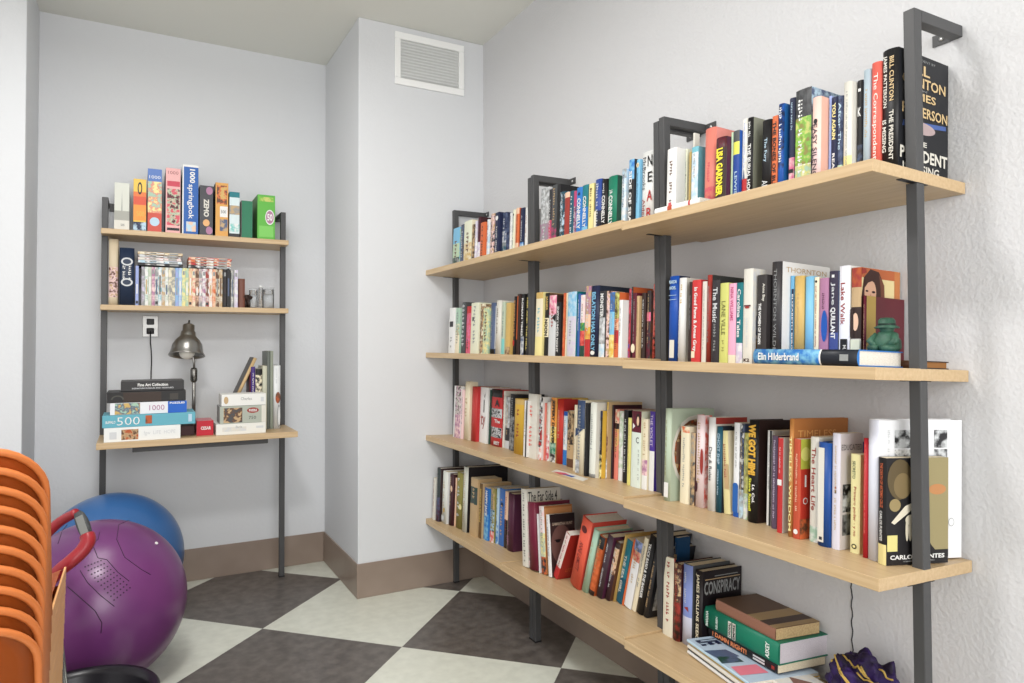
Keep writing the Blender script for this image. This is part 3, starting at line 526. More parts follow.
R=[(527.2,536,394,458.7,'off_white','wide white paperback with faint red lettering',{'m':[mk('coral',.15,.95,.35,.4)],'cv':'off_white'}),
(536.2,541.5,397,459.7,'white','white paperback with red and black blotches',{'b':[(0,.2,'white+salmon'),(.2,.8,'white+red+black'),(.8,1,'black+white')]}),
(541.7,544.6,403,460,'salmon','salmon paperback',{}),
(544.8,549,402,461,'off_white','white paperback with red lower half',{'b':[(0,.45,'pink_red+white'),(.45,1,'off_white')]}),
(549.2,555.5,397.7,462,'gold','orange-yellow paperback with black capitals',{'b':[(0,.13,'black+white'),(.13,.3,'green+mint'),(.3,.55,'pale_yellow+gold'),(.55,1,(236,150,60))],'t':[('JEFFERY DEAVER','black',.5,.62,.6,.7,90,.05)]}),
(555.8,562.3,399,463.8,'red','red hardback with red cover',{'hb':1,'b':[(0,1,(206,48,36))],'cv':'red','cr':576}),
(562.5,566.6,411.5,464.6,'pale_blue','white paperback with blue ends',{'b':[(0,.28,'bright_blue'),(.28,.92,'pale_blue+white'),(.92,1,'royal_blue')]}),
(566.8,573,410.8,466,'tan','tan paperback with black pattern',{'b':[(0,.15,'brown'),(.15,.4,'tan'),(.4,1,'tan+black')]}),
(573.2,576,405,471,'cream','thin cream paperback',{'gap':0}),
(576.2,583.8,400.3,476,'navy','navy-headed cream hardback with diagonal divide',{'b':[(0,.62,'cream'),(.62,1,(48,66,98))],'a':[('poly',[(0,.62),(1,.62),(0,.5)],(48,66,98)),('rect',.1,.6,.02,.2,'grey+pale_grey')],'hb':1,'cv':'cream'}),
(584,586.2,403,476.5,'black','thin black paperback',{}),
(586.4,595.4,402.3,477.4,'off_white','wide pale grey-cream hardback',{'hb':1,'b':[(0,.05,'grey'),(.05,1,(208,210,200))],'cv':'off_white'}),
(595.6,601.4,410.8,478,'yellow','black and yellow paperback',{'b':[(0,.35,'pale_yellow+black'),(.35,.9,'black'),(.9,1,'navy')],'m':[('white',.4,.4,.85,.35)]}),
(601.6,606.4,402,478.5,'tan','tan paperback with maroon figure and white foot',{'b':[(0,.25,'white+grey'),(.25,.6,'maroon+tan'),(.6,.9,'tan'),(.9,1,'gold')]}),
(606.6,612.2,405,477.8,'charcoal','black paperback',{'b':[(0,1,(40,34,38))],'cv':'dark_maroon','cr':640}),
(612.4,618,409.3,479.4,'salmon','salmon and yellow paperback',{'b':[(0,.4,'salmon'),(.4,.72,'ochre+salmon'),(.72,.8,'black'),(.8,1,'salmon+cream')]}),
(618.2,622.4,411,481,'white','white paperback with pale blue foot',{'b':[(0,.18,'white'),(.18,1,'pale_green+white')]}),
(622.6,626.8,410,482.3,'black','slim black paperback',{}),
(627,630.4,418,486,'pale_yellow','slim yellow paperback',{'b':[(0,1,(222,214,120))]}),
(630.6,640,411,487.8,'ivory','mint-white paperback with portrait on maroon head',{'b':[(0,.72,(212,222,212)),(.72,1,'maroon')],'a':[('ell',.72,.88,.22,.09,'dark_brown'),('ell',.72,.87,.13,.06,'peach'),('poly',[(.2,.76),(.45,.8),(.2,.84)],'white')],'t':[('C','dark_grey',.7,.62,.3,.08,0)],'m':[('grey',.85,.1,.5,.15)]}),
(640.2,646.8,419,489.3,'cream','cream paperback with pink lower panel',{'b':[(0,.2,'white'),(.2,.42,'pale_pink+mauve'),(.42,1,'cream')],'m':[('tan',.5,.45,.95,.4)]}),
(647,653.6,411.5,491,'purple','purple paperback with white foot and pale lettering',{'b':[(0,.5,'white'),(.5,1,(74,48,150))],'t':[('THE VIOLET','lilac',.5,.76,.5,.4,90)]}),
(653.8,659,434,491.5,'plum','dark violet and crimson paperback beside the upright',{'b':[(0,.25,(50,34,130)),(.25,.55,'plum'),(.55,.85,'maroon+pink_red'),(.85,1,'white')]})]
place(2,R)
R=[(663.8,670.2,408.5,1.383,'sage','tall sage green cookbook with round food picture',{'hb':1,'cr':712,'d':.2,'cv':(172,186,166),'a':[('rect',.25,.9,.04,.2,'white')],'m':[('olive',.4,.25,.9,.2),('grey',.55,.06,.18,.4)],
  'ca':[('ell',.56,.52,.54,.41,'off_white'),('ell',.56,.52,.485,.365,'burnt_orange+tan+brown'),('rect',.12,.5,.40,.64,(120,88,74))]}),
(679.8,688.2,426.5,1.402,'cream','cream paperback with orange fleck',{'b':[(0,.92,'cream'),(.92,1,'orange+cream')],'m':[('grey',.45,.2,.85,.25)]}),
(688.4,694.2,433,1.408,'brown','grey-brown paperback',{'b':[(0,.6,'dark_grey+tan'),(.6,1,'tan+grey')]}),
(695.2,703.6,415,1.412,'pale_pink','pale pink hardback with dark red silhouettes',{'b':[(0,1,(226,206,208))],'a':[('ell',.85,.5,.2,.14,'brick_red'),('ell',.25,.22,.18,.06,'dark_maroon')],'hb':1,'cv':'coral+pale_pink','cr':710}),
(707.2,714.4,417.3,1.41,'white','white hardback with black script and red-topped cover',{'t':[('Day & Rules','dark_grey',.45,.5,.5,.36,90)],'hb':1,'cr':745,'cv':'off_white','ca':[('rect',0,1,.93,1,'brick_red')]}),
(714.8,721.2,426.5,1.414,'dark_teal','dark blue hardback with pale lettering',{'t':[('GHOST SHIP','pale_blue',.5,.74,.5,.36,90)],'m':[('pale_blue',.5,.2,.5,.3)],'hb':1,'cv':(36,44,54),'cr':735}),
(724,730.5,431,1.418,'cream','leaning cream paperback with framed picture',{'lean':-4,'b':[(0,1,(214,204,150))],'a':[('rect',.3,1,.3,.6,'tan')],'gap':.002}),
(732.6,738.2,422.8,1.418,'white','white paperback with blue rounded foot panel',{'b':[(0,.05,'royal_blue'),(.05,1,(222,224,226))],'a':[('rect',.02,.98,.05,.33,(32,96,180)),('ell',.5,.33,.48,.03,(32,96,180))],'m':[('grey',.5,.5,.9,.3)]}),
(738.4,742.6,423.7,1.418,'slate_blue','thin silvery blue paperback',{'b':[(0,.3,'pale_blue+grey'),(.3,1,'slate_blue+pale_grey+black')]}),
(742.8,747.2,433,1.418,'olive','olive yellow paperback with white foot',{'b':[(0,.3,'white+pale_green'),(.3,1,'olive+yellow_green')]}),
(747.6,757.2,420,1.412,'black','black hardback lettered WE GOT HIM! in gold',{'t':[('WE GOT HIM!',(226,172,50),.5,.71,.78,.50,90,.06),('Steve Russell',(214,214,60),.35,.27,.28,.32,90,.03),('Lt. Col.','white',.7,.28,.28,.18,90,.03)],'hb':1,'cv':(44,28,26),'cr':790,'d':.16,'ca':[('ell',.5,.68,.22,.1,'burnt_orange+dark_brown'),('ell',.5,.42,.2,.08,'brick_red+dark_brown')]}),
(766,770.8,430.5,1.425,'white','thin white paperback with black edge',{'a':[('rect',.6,1,0,1,'charcoal')],'cv':'off_white'}),
(771,776.2,435.8,1.41,'plum','grey-purple paperback with fine lettering',{'b':[(0,1,(92,74,98))],'m':[mk('lilac',.1,.95,.4)]}),
(776.5,781.8,438,1.388,'red','red paperback with white cover',{'a':[('rect',.1,.9,.5,.56,'white')],'cv':'white','m':[('pale_pink',.5,.6,.9,.3)]}),
(787.6,792,418.6,1.382,(196,128,64),'tall orange-brown hardback lettered TIMELESS WISDOM',{'n':'orange-brown one','t':[('TIMELESS WISDOM','pale_yellow',.5,.45,.6,.8,90,.02)],'hb':1,'cv':(176,108,52),'cr':853,'d':.2,'ct':[('TIMELESS',(222,160,90),.42,.87,.7,.06,0,.0)]}),
(792.2,799.6,439,1.38,'red_orange','red-orange cookbook with fruit-topped cover',{'m':[mk('peach',.25,.85,.3)],'a':[('ell',.5,.07,.3,.025,'white')],'cv':(196,50,34),'cr':815,'d':.15,'ca':[('rect',0,1,.7,1,(172,176,60)),('ell',.3,.85,.3,.07,(208,206,110)),('ell',.8,.76,.28,.06,(208,206,110)),('rect',0,1,0,.2,'brown+orange')],'ct':[('I','white',.3,.58,.1,.12),('O','white',.3,.38,.3,.07)]}),
(809,817,437,1.393,'off_white','off-white paperback with red script',{'t':[('The Heart Life','brick_red',.5,.6,.5,.6,90)],'b':[(0,.15,'mint+white'),(.15,1,'off_white')]}),
(817.3,829.4,442.6,1.384,(26,74,150),'blue slipcased book with white spine panel',{'n':'blue one','hb':1,'a':[('rect',.12,.62,.04,.95,'off_white'),('rect',.25,.5,.06,.09,'charcoal')],'m':[('grey',.37,.5,.88,.2)],'cv':'royal_blue'}),
(830.8,838.8,433.3,1.386,(206,204,216),'lilac-white paperback with grey photograph',{'n':'lilac-white one','a':[('rect',.4,.6,.48,.51,'black'),('rect',.4,.6,.52,.54,'brick_red')],'cv':(206,200,200),'cr':861,'d':.15,'ct':[('EDUCATED',(84,80,84),.5,.88,.9,.05)],'ca':[('rect',.12,1,.32,.56,'black+pale_grey'),('rect',.12,1,.12,.3,'grey+charcoal')]}),
(849.6,859,454.2,1.398,'pale_yellow','cream-yellow paperback with orange and green lettering',{'b':[(0,1,(226,218,160))],'t':[('SECRETO','dark_green',.4,.84,.3,.18,90),('Primero poder - y no','brick_red',.5,.42,.35,.5,90)],'a':[('ell',.5,.07,.28,.025,'black'),('ell',.5,.07,.16,.014,'pale_yellow')],'cv':'pale_yellow'}),
(861.8,866.8,438.3,1.388,'red','slim crimson hardback',{'b':[(0,1,(204,30,44))],'m':[mk('salmon',.2,.95,.3)],'hb':1})]
place(2,R)
# --- bottom shelf
R=[(432.7,434.7,478,520.4,'off_white','thin off-white paperback against the corner wall',{}),
(434.8,439.6,468,521,'slate_blue','dark slate hardback with maroon-black cover',{'b':[(0,.45,'plum+slate_blue'),(.45,1,(48,56,56))],'cv':(50,34,36),'cr':466,'hb':1,'d':.2}),
(439.8,446.8,471.5,523,'white','white hardback with small orange mark',{'b':[(0,1,(214,216,208))],'a':[('rect',.5,.8,.22,.3,'ochre'),('rect',.2,.7,.05,.15,'pale_grey')],'hb':1,'pg':PAGE}),
(447,452.6,474,524.5,'dark_maroon','dark maroon hardback with pale emblem',{'b':[(0,1,(62,28,36))],'a':[('ell',.8,.72,.3,.06,'peach')],'hb':1}),
(452.8,455.7,478,526.3,'peach','thin peach paperback',{}),
(455.9,462,472.7,527.6,'olive','olive green hardback',{'hb':1,'b':[(0,1,(134,126,60))],'a':[('ell',.85,.4,.25,.05,'pale_yellow')]}),
(462.4,467,466.7,533,'pale_grey','tall pale grey hardback with long black cover',{'b':[(0,1,(204,206,196))],'hb':1,'cv':(30,26,30),'cr':506,'d':.18}),
(469.8,476.4,478.3,536,'tan','tan paper-edged hardback with green-grey panel',{'b':[(0,.55,'tan'),(.55,.85,'dark_green+dark_grey'),(.85,1,'tan')],'cv':'tan','pg':PAGE,'cr':500}),
(476.6,481.6,483.5,538,'brown','brown hardback with gold capitals',{'b':[(0,1,(104,78,44))],'t':[('MEDITATION',(206,172,90),.5,.6,.5,.6,90,.03)],'cv':'tan','pg':PAGE}),
(482,488,488,539.7,'bright_blue','bright blue paperback with white graffiti-like lettering',{'b':[(0,.5,'sky_blue+bright_blue'),(.5,1,(36,100,180))],'t':[('HAPPY JACK','white',.5,.7,.6,.5,90,.04)]}),
(488.2,494,488,542,'olive','green and tan patterned paperback with red foot',{'b':[(0,.2,'coral+white'),(.2,.6,'dark_green+olive+pale_blue'),(.6,1,'tan+olive')]}),
(494.2,498,488,543.5,'pale_blue','pale blue-white paperback',{'b':[(0,.4,'bright_blue+pale_blue'),(.4,1,'pale_blue')]}),
(498.2,503.8,488.5,545.3,'bright_blue','blue paperback with a dark blot',{'b':[(0,1,(58,108,184))],'a':[('ell',.6,.72,.25,.04,'navy')]}),
(504,507.2,491.5,548.8,'cream','cream paperback with dark lower half',{'b':[(0,.5,'dark_brown'),(.5,1,'peach')]}),
(507.4,513.4,493.5,551,'plum','plum purple hardback',{'b':[(0,1,(78,34,56))],'hb':1,'m':[('mauve',.3,.05,.35,.3)]})]
place(3,R)
FS=[('text','The Far Side Gallery 4','black',.45,.9,.8,.09,0,.03)]
R=[(523,528.7,489.5,568,'off_white','large white book with hand-drawn black title',{'n':'white comic book','cr':562,'d':.2,'cv':'off_white','m':[('dark_grey',.5,.05,.95,.3)],'ct':[('The Far Side 4','black',.47,.90,.86,.13,0,.01)],'lean':-6}),
(529,538,503,571,'maroon','tilted maroon hardback leaning on white comic book',{'b':[(0,1,(112,26,52))],'hb':1,'lean':-7.5,'m':[('pale_pink',.15,.05,.95,.25)],'cv':(108,26,50),'d':.16}),
(538.2,540.6,514,573,'pale_grey','thin pale tilted paperback',{'lean':-8.5}),
(540.8,547,506.8,575,'pale_green','pale tilted paperback with orange-headed cover',{'b':[(0,.25,'charcoal+orange'),(.25,.6,'pale_yellow+sage'),(.6,1,'white+pale_pink')],'cv':(176,110,58),'lean':-8,'cr':575,'ca':[('rect',.03,.97,.86,.97,(206,140,84))]}),
(549,552.6,515,577.5,'white','white paperback with dark face on its cover',{'lean':-8,'cr':577,'cv':(58,38,38),'ca':[('ell',.45,.5,.42,.32,(112,78,72)),('ell',.3,.56,.09,.02,(24,16,18)),('ell',.3,.58,.14,.012,(30,20,20)),('ell',.72,.55,.08,.02,(24,16,18)),('ell',.4,.3,.12,.025,(140,76,76)),('rect',0,1,.86,1,(36,24,26))],'ct':[('SAMANTHA HUNT',(190,170,150),.5,.84,.8,.05,0,.02)]})]
place(3,R)
# group that leans towards the camera side
R=[(553.5,558,535,580,'pink_red','steeply leaning red paperback with white-edged spine',{'b':[(0,.25,'red'),(.25,1,'pale_pink+off_white')],'cv':(176,44,34),'lean':24,'gap':.004,'ct':[('LITTLE','orange',.5,.2,.5,.08)]}),
(570,580,521.5,587.5,'coral','leaning coral orange hardback with small portrait oval',{'b':[(0,1,(238,92,66))],'hb':1,'lean':16,'cv':(220,70,56),'t':[('ANNE LAMOTT',(120,40,44),.5,.45,.35,.42,90)],'a':[('ell',.5,.85,.25,.05,(96,34,34))],'d':.15,'gap':.002}),
(581,587.3,531,592.5,'mint','leaning mint green hardback',{'hb':1,'lean':16,'cv':'mint','gap':.001}),
(587.6,594.4,537.5,595,'burnt_orange','leaning burnt orange hardback with dark ends',{'b':[(0,.08,'dark_brown'),(.08,.8,'burnt_orange+orange'),(.8,1,'black')],'hb':1,'lean':15.5,'gap':.001}),
(594.6,602.2,537,598,'plum','leaning dark plum hardback with silver lettering',{'b':[(0,1,(62,46,56))],'m':[mk('pale_grey',.15,.9,.3)],'hb':1,'lean':15,'gap':.001}),
(602.5,610,543,600,'brown','leaning brown hardback with pale figure',{'b':[(0,.45,(60,36,46)),(.45,.9,'tan+brown+peach'),(.9,1,'dark_brown')],'hb':1,'lean':14.5,'gap':.001}),
(610.2,614.2,535,600.5,'ochre','tall tan-yellow hardback at a slight lean',{'hb':1,'lean':14,'cv':'ochre','gap':.001}),
(614.5,621.8,541,602.8,'dark_teal','leaning teal blue paperback with yellow-white lettering',{'b':[(0,.4,'dark_teal'),(.4,1,(30,112,130))],'t':[('THE SEA GIRL','off_white',.4,.45,.4,.6,90,.02)],'lean':13.5,'gap':.001}),
(622,624,540,604,'orange','thin orange-red paperback',{'lean':13.5,'gap':.001}),
(624.2,631.3,542.3,609,'white','leaning white paperback with red and blue picture head',{'b':[(0,.7,(222,224,226)),(.7,.85,'red+peach'),(.85,1,'slate_blue+periwinkle')],'lean':13,'gap':.001}),
(631.6,636,538.5,611,'tan','leaning cream and tan patterned paperback',{'b':[(0,1,'cream')],'cv':'tan','lean':13,'gap':.001}),
(636.4,643,537,614.5,'black','tall leaning black hardback with white lettering',{'t':[('TRUCE BARD & THE BARKER','white',.45,.55,.4,.7,90,.03)],'hb':1,'lean':13,'cv':'charcoal','gap':.001}),
(643.3,648,550,617.5,'charcoal','leaning black hardback with grey picture cover',{'hb':1,'lean':13,'cv':(40,42,48),'ca':[('rect',.1,1,.1,.45,'pale_grey+grey'),('ell',.7,.1,.3,.07,(150,96,80))],'ct':[('W','pale_grey',.5,.72,.4,.12)]})]
place(3,R)
R=[(662.7,672.6,557,636,'cream','thick cream paperback at the start of the near unit, bottom shelf',{'solo':1,'n':'cream one','b':[(0,1,(218,212,192))],'cv':'brick_red','pg':PAGE,'gap':.001}),
(672.8,680,563.5,641,'dark_maroon','dark brown-red hardback',{'b':[(0,.5,'dark_brown+brick_red'),(.5,1,'tan+brown+dark_maroon')],'hb':1,'pg':PAGE,'gap':.0005}),
(681,691.5,564.5,645,'periwinkle','lavender blue hardback with red flick',{'b':[(0,.35,(196,198,216)),(.35,1,(122,138,196))],'a':[('poly',[(.3,.46),(.8,.42),(.7,.48)],'brick_red')],'hb':1,'pg':PAGE,'m':[('pale_grey',.4,.5,.9,.2)],'cv':'dark_grey'}),
(692.4,701.7,570.7,645,'black','black thriller with grey lettering and dark cover',{'b':[(0,1,(30,24,26))],'t':[('JAMES ROLLINS SEEKER','cream',.5,.5,.5,.92,90,.02)],'cr':744,'cv':(26,20,24),'hb':1,'pg':PAGE,'ct':[('CONSPIRACY','grey',.5,.78,.92,.17,0,.02)],'ca':[('rect',.06,.96,.885,.895,'tan'),('rect',.3,.9,.92,.93,'grey')]})]
place(3,R)
# dark blue book standing at the back behind the cream one
R=[(673,676,537.5,1.50,'dark_teal','dark blue book set back behind the near unit bottom row',{'solo':1,'b':[(0,1,(20,66,108))],'cv':(22,70,112),'cr':688,'a':[('rect',0,1,.74,.8,'tan')],'n':'blue'})]
build_rows_extra=True
place(3,R,posts=False)
build_rows()

ANG=math.radians(-16.3)
t=book('book','very large white photo book with grey portrait collage at the shelf end','books on the third shelf',(0,0,0),(0,AN*.6,ANG),.030,.212,.299,(216,218,230),None,(226,227,230),True)
pw=Vector((1.3835,.9210)); t.location=(pw.x-math.sin(ANG)*.015,pw.y+math.cos(ANG)*.015,shelf_z(2,1.383,.9)+.0006)
fc=Face(t,(0,-.015,0),(1,0,0),(0,0,1),.212,.299)
for q in [('rect',.19,.40,.80,.93,'black+pale_grey'),('rect',.66,.82,.80,.93,'charcoal+pale_grey'),('rect',.19,.40,.66,.79,'grey+charcoal+white'),('rect',.66,.82,.70,.79,'pale_grey+charcoal'),('rect',.19,.40,.62,.645,'dark_grey'),('ell',.87,.26,.035,.03,'grey'),('ell',.87,.26,.03,.026,(226,227,230))]: getattr(fc,q[0])(*q[1:])
fc.marks('pale_grey',.12,.6,.93,.03,random.Random(5)); fc.done('cover_art','title')
# --- Fuentes paperback standing askew in front of the large white book
p=onZ(884,564.5,.7415); q=onZ(950,563.5,.7345); ang=math.atan2(q.y-p.y,q.x-p.x)
Wd=(q-p).length*0.985
t=book('book','black and cream novel picturing hands, its cover crossed by the upright','books on the third shelf',(0,0,0),(0,0,0),.023,Wd,.2225,'black',[(0,.19,(222,208,140)),(.19,1,'black')],(30,28,30))
t.rotation_euler=(0,AN*.6,ANG); t.location=Vector((1.371-math.sin(ANG)*.0115,.8955+math.cos(ANG)*.0115,shelf_z(2,1.372,.87)+.0006))
sp=Face(t,(-.0013,.0115,0),(0,-1,0),(0,0,1),.023,.2225)
sp.text('THE DEATH OF ARTEMIO CRUZ',(210,100,60),.55,.74,.34,.42,90,.02); sp.text('CARLOS FUENTES','white',.5,.36,.3,.28,90,.02); sp.done('spine_art','title')
fc=Face(t,(0,-.0115,0),(1,0,0),(0,0,1),Wd,.2225)
fc.rect(.62,1,.13,1,(150,138,98)); fc.poly([(.70,.13),(1,.13),(1,.06),(.7,.06)],(30,28,30)); fc.poly([(.62,.13),(.62,.3),(.72,.18),(.8,.12)],(30,28,30))
fc.ell(.82,.7,.14,.05,(190,130,80)); fc.ell(.22,.80,.20,.19,(92,78,52)); fc.ell(.26,.74,.14,.12,(122,104,70)); fc.ell(.14,.56,.09,.06,(150,132,90))
fc.rect(.02,.18,.13,.28,(216,206,130))
fc.poly([(.08,.40),(.13,.38),(.32,.47),(.42,.52),(.42,.58),(.3,.55)],(214,206,186))
for i in range(4): fc.ell(.33+.05*i,.33-.01*i,.024,.11-.01*i,(206,198,176))
fc.ell(.40,.42,.10,.05,(206,198,176))
fc.text('CARLOS FUENTES','white',.495,.075,.87,.042,0,.03); fc.text('translated by the author','pale_grey',.52,.035,.5,.014); fc.done('cover_art','cover_title')

# --- Hilderbrand hardback lying flat on the second shelf
ya=onX(755,355,1.292).y; yb=onX(859,355,1.292).y; L=ya-yb
zt=shelf_z(1,1.29,1.0)
t=book('book','bright blue and black hardback lying flat along the second shelf','books on the second shelf',(1.289,(ya+yb)/2,zt),(0,0,0),.034,.149,L,(40,120,205),[(0,.32,(20,24,34)),(.32,.335,'white'),(.335,1,'bright_blue+sky_blue')],(40,120,205),True,PAGEW)
t.rotation_euler=(math.radians(90),AN,0); t.rotation_euler=(Matrix.Rotation(AN,3,'Y')@Matrix(((1,0,0),(0,0,1),(0,-1,0)))).to_euler()
t.location=(1.291,yb+.0005,zt+.0176)
# local z -> +Y (far), local y -> -Z ; printing runs left(far) to right(near)
sp=Face(t,(-.0057,-.017,0),(0,1,0),(0,0,1),.034,L)
sp=Face(t,(-.0057,-.017,L),(0,0,-1),(0,1,0),L,.034)
sp.V=Vector((0,-1,0)); sp.O=Vector((-.0057,.017,L)); sp.N=Vector((-1,0,0))
sp.text('Elin Hilderbrand','white',.27,.5,.42,.5,0,.02); sp.rect(.855,.93,.3,.7,'grey'); sp.done('spine_art','title')
# --- small brown book lying at the very end of the second shelf
t=book('book','small brown leather book lying flat at the wall end of second shelf','books on the second shelf',(0,0,0),(0,0,0),.017,.10,.14,'brown',None,'dark_brown',True,mat((150,100,50),.7))
t.rotation_euler=(Matrix.Rotation(AN,3,'Y')@Matrix(((1,0,0),(0,0,1),(0,-1,0)))).to_euler(); t.location=(1.470,.872,shelf_z(1,1.47,.86)+.0088)
# --- white booklet lying at the front of the top shelf
ya=onX(655,222,1.285).y; yb=onX(700,206,1.285).y
t=book('booklet','thin white booklet with red marks lying flat on the top shelf edge','books on the top shelf',(0,0,0),(0,0,0),.016,.072,ya-yb,'white',[(0,.2,'white'),(.2,.24,'red'),(.24,.6,'white'),(.6,.7,'red_orange'),(.7,1,'white')],'white')
t.rotation_euler=(Matrix.Rotation(AN,3,'Y')@Matrix(((1,0,0),(0,0,1),(0,-1,0)))).to_euler(); t.location=(1.284,yb,shelf_z(0,1.284,1.5)+.0084)
# --- leaflet under glassine on the third shelf
p=onZ(560,472,.746); q=onZ(612,481,.746)
def flat_sheet(name,label,cat,pts,z,mats,th=.0015,group=None):
    c=sum((Vector((a,b,0)) for a,b in pts),Vector())/len(pts)
    t=thing(name,label,cat,(c.x,c.y,z),group=group)
    bm=bmesh.new(); f=bm.faces.new([bm.verts.new((a-c.x,b-c.y,0)) for a,b in pts]); r=bmesh.ops.extrude_face_region(bm,geom=[f])
    for v_ in r['geom']:
        if isinstance(v_,bmesh.types.BMVert): v_.co.z+=th
    obj('sheet',bm,mats,t); return t
zz=shelf_z(2,1.315,2.0)
t=flat_sheet('leaflet','glossy red and blue leaflet lying flat before the third shelf books','leaflet',[(1.300,2.10),(1.345,2.13),(1.345,1.93),(1.300,1.90)],zz-.0012,M('off_white'),.0016)
fc=Face(t,(-.02,.09,.0017),(0,-1,0),(1,0,0),.16,.035); fc.poly([(.05,.2),(.4,.0),(.7,.5),(.3,.9)],'pink_red'); fc.poly([(.35,.3),(.8,.2),(.75,.8)],'royal_blue'); fc.done('picture','title')

# --- green figurine on the flat book
FG=mat((60,100,80),0.5,(40,76,60),scale=30)
zf=zt+.0350; p=onX(897,340,1.385)
f=thing('figurine','small green seated figurine in a brimmed hat, on the blue book','figurine',(1.434,.925,shelf_z(1,1.434,.92)+.0352))
bm=bmesh.new(); lathe(bm,[(.0001,0),(.024,0),(.030,.008),(.029,.024),(.022,.034),(.018,.042),(.0001,.046)],seg=20)
for v_ in bm.verts: v_.co.x*=.8
for s in (-1,1):
    tube(bm,[(-.004*1,s*.020,.036),(-.016,s*.028,.022),(-.022,s*.014,.012)],[.008,.0085,.006],8)
    tube(bm,[(0,s*.012,.008),(-.02,s*.024,.008),(-.028,s*.006,.007)],[.009,.009,.007],8)
obj('body',bm,FG,f,True)
bm=bmesh.new(); lathe(bm,[(.0001,.036),(.011,.038),(.015,.048),(.014,.058),(.0001,.064)],seg=16); box(bm,-.018,-.013,-.002,.002,.047,.052,bev=.001); hd=obj('head',bm,FG,f,True)
bm=bmesh.new(); lathe(bm,[(.0001,.052),(.024,.050),(.025,.053),(.017,.057),(.017,.068),(.012,.073),(.0001,.074)],seg=20); obj('hat',bm,FG,f,True)
bm=bmesh.new(); lathe(bm,[(.0175,.0575),(.0178,.061)],seg=20); obj('hat_band',bm,mat((24,44,36),.5),hd,True)

# ------------------------------------------------------------------ magazines and big books piled on the bottom shelf
zs_=shelf_z(3,1.36,1.35); RZ=math.radians(-11)
def flatbook(name,label,cx_,cy_,z,ang_,th,dep,L,c,b,cv,hb,pg,group,cat='book'):
    """lying flat: spine faces the room, length along the shelf; cx,cy = near spine corner"""
    t=book(name,label,group,(0,0,0),(0,0,0),th,dep,L,c,b,cv,hb,pg,cat)
    t.rotation_euler=(Matrix.Rotation(ang_,3,'Z')@Matrix.Rotation(AN,3,'Y')@Matrix(((1,0,0),(0,0,1),(0,-1,0)))).to_euler(); t.location=(cx_,cy_,z+th/2); return t
z=zs_+.0028
MG=[('white magazine with black base line, lowest of the magazine pile','white','white',.008,0),('black-edged magazine second from the bottom of the pile','charcoal','charcoal',.006,.004),
 ('white magazine third from the bottom of the pile','off_white','white',.008,-.003),('yellow-edged magazine in the pile on the bottom shelf','ochre','gold',.007,.003),
 ('grey-blue magazine with landscape cover, top of the far pile','pale_blue',(176,194,212),.008,0)]
P0=Vector((1.336,1.235)); 
for i,(lab,c,cv,th,dx) in enumerate(MG):
    ang_=math.radians(-10)+random.uniform(-.012,.012)
    t=flatbook('magazine',lab,1.331+dx,1.228,z,ang_,th,.215,.268,c,None,cv,False,PAGEW,'magazines piled on the bottom shelf','magazine'); z+=th+.0006
    if i==4:
        fc=Face(t,(0,-th/2,.268),(0,0,-1),(1,0,0),.268,.215); fc.N=Vector((0,-1,0)); fc.text('LIFE','navy',.13,.22,.14,.3,0,.04); fc.poly([(.3,0),(.55,.05),(.5,.35),(.33,.3)],'slate_blue'); fc.poly([(.45,.05),(.6,.0),(.62,.3),(.5,.3)],'dark_green+slate_blue'); fc.poly([(.68,.05),(.86,.02),(.88,.4),(.7,.4)],(228,120,140)); fc.done('cover_art','title')
zm=z
t=flatbook('magazine','glossy magazine with grey-blue photo cover, lying nearest the purple pouch',1.372,1.005,z-.012-.003,math.radians(-8),.010,.115,.215,'off_white',None,'off_white+pale_grey',False,PAGEW,'magazines piled on the bottom shelf','magazine')
fc=Face(t,(0,-.005,.215),(0,0,-1),(1,0,0),.215,.115); fc.N=Vector((0,-1,0)); fc.poly([(.0,.45),(.35,.15),(.6,.2),(.2,.75)],(120,84,74)); fc.poly([(.38,.0),(1,.0),(1,.95),(.75,.95)],(60,76,92)); fc.rect(.55,.62,.1,.6,'white'); fc.done('cover_art','title')
GA=math.radians(-5)
t=flatbook('book','black paperback lettered DAMN RIGHT! under the big green book',1.428,1.224,z,GA,.022,.165,.262,'black',None,'black',False,PAGE,'books lying on the magazine pile')
def spinetext(t,L,th,bul):
    sp=Face(t,(-bul,th/2,L),(0,0,-1),(0,-1,0),L,th); sp.N=Vector((-1,0,0)); return sp
sp=spinetext(t,.262,.022,.0013); sp.text('! DAMN RIGHT!',(226,130,80),.33,.5,.52,.6,0,.04); sp.rect(.68,.84,.2,.42,'pale_grey'); sp.rect(.68,.84,.55,.75,'pale_grey'); sp.rect(.93,.97,.3,.7,'brick_red'); sp.done('spine_art','title'); z+=.0228
t=flatbook('book','thick green hardback with white title blocks, lying on a black paperback',1.428,1.218,z,math.radians(-3.5),.056,.178,.275,(14,116,88),None,(14,110,84),True,mat((206,200,206),.8,(190,184,192),scale=200,stretch=(1,8,.3)),'books lying on the magazine pile')
sp=spinetext(t,.275,.056,.0053)
sp.rect(.36,.405,.12,.9,'off_white'); sp.rect(.42,.465,.12,.9,'off_white'); sp.text('ORDEAL','black',.383,.5,.03,.7,-90,.03); sp.text('EMPIRE','black',.443,.5,.03,.7,-90,.03)
sp.text('MARIANA',(214,230,222),.055,.5,.04,.75,-90,.02); sp.text('REUBEN',(214,230,222),.20,.5,.03,.6,-90,.02); sp.text('ASKEY',(226,236,230),.88,.5,.05,.7,-90,.03); sp.done('spine_art','title'); z+=.0565
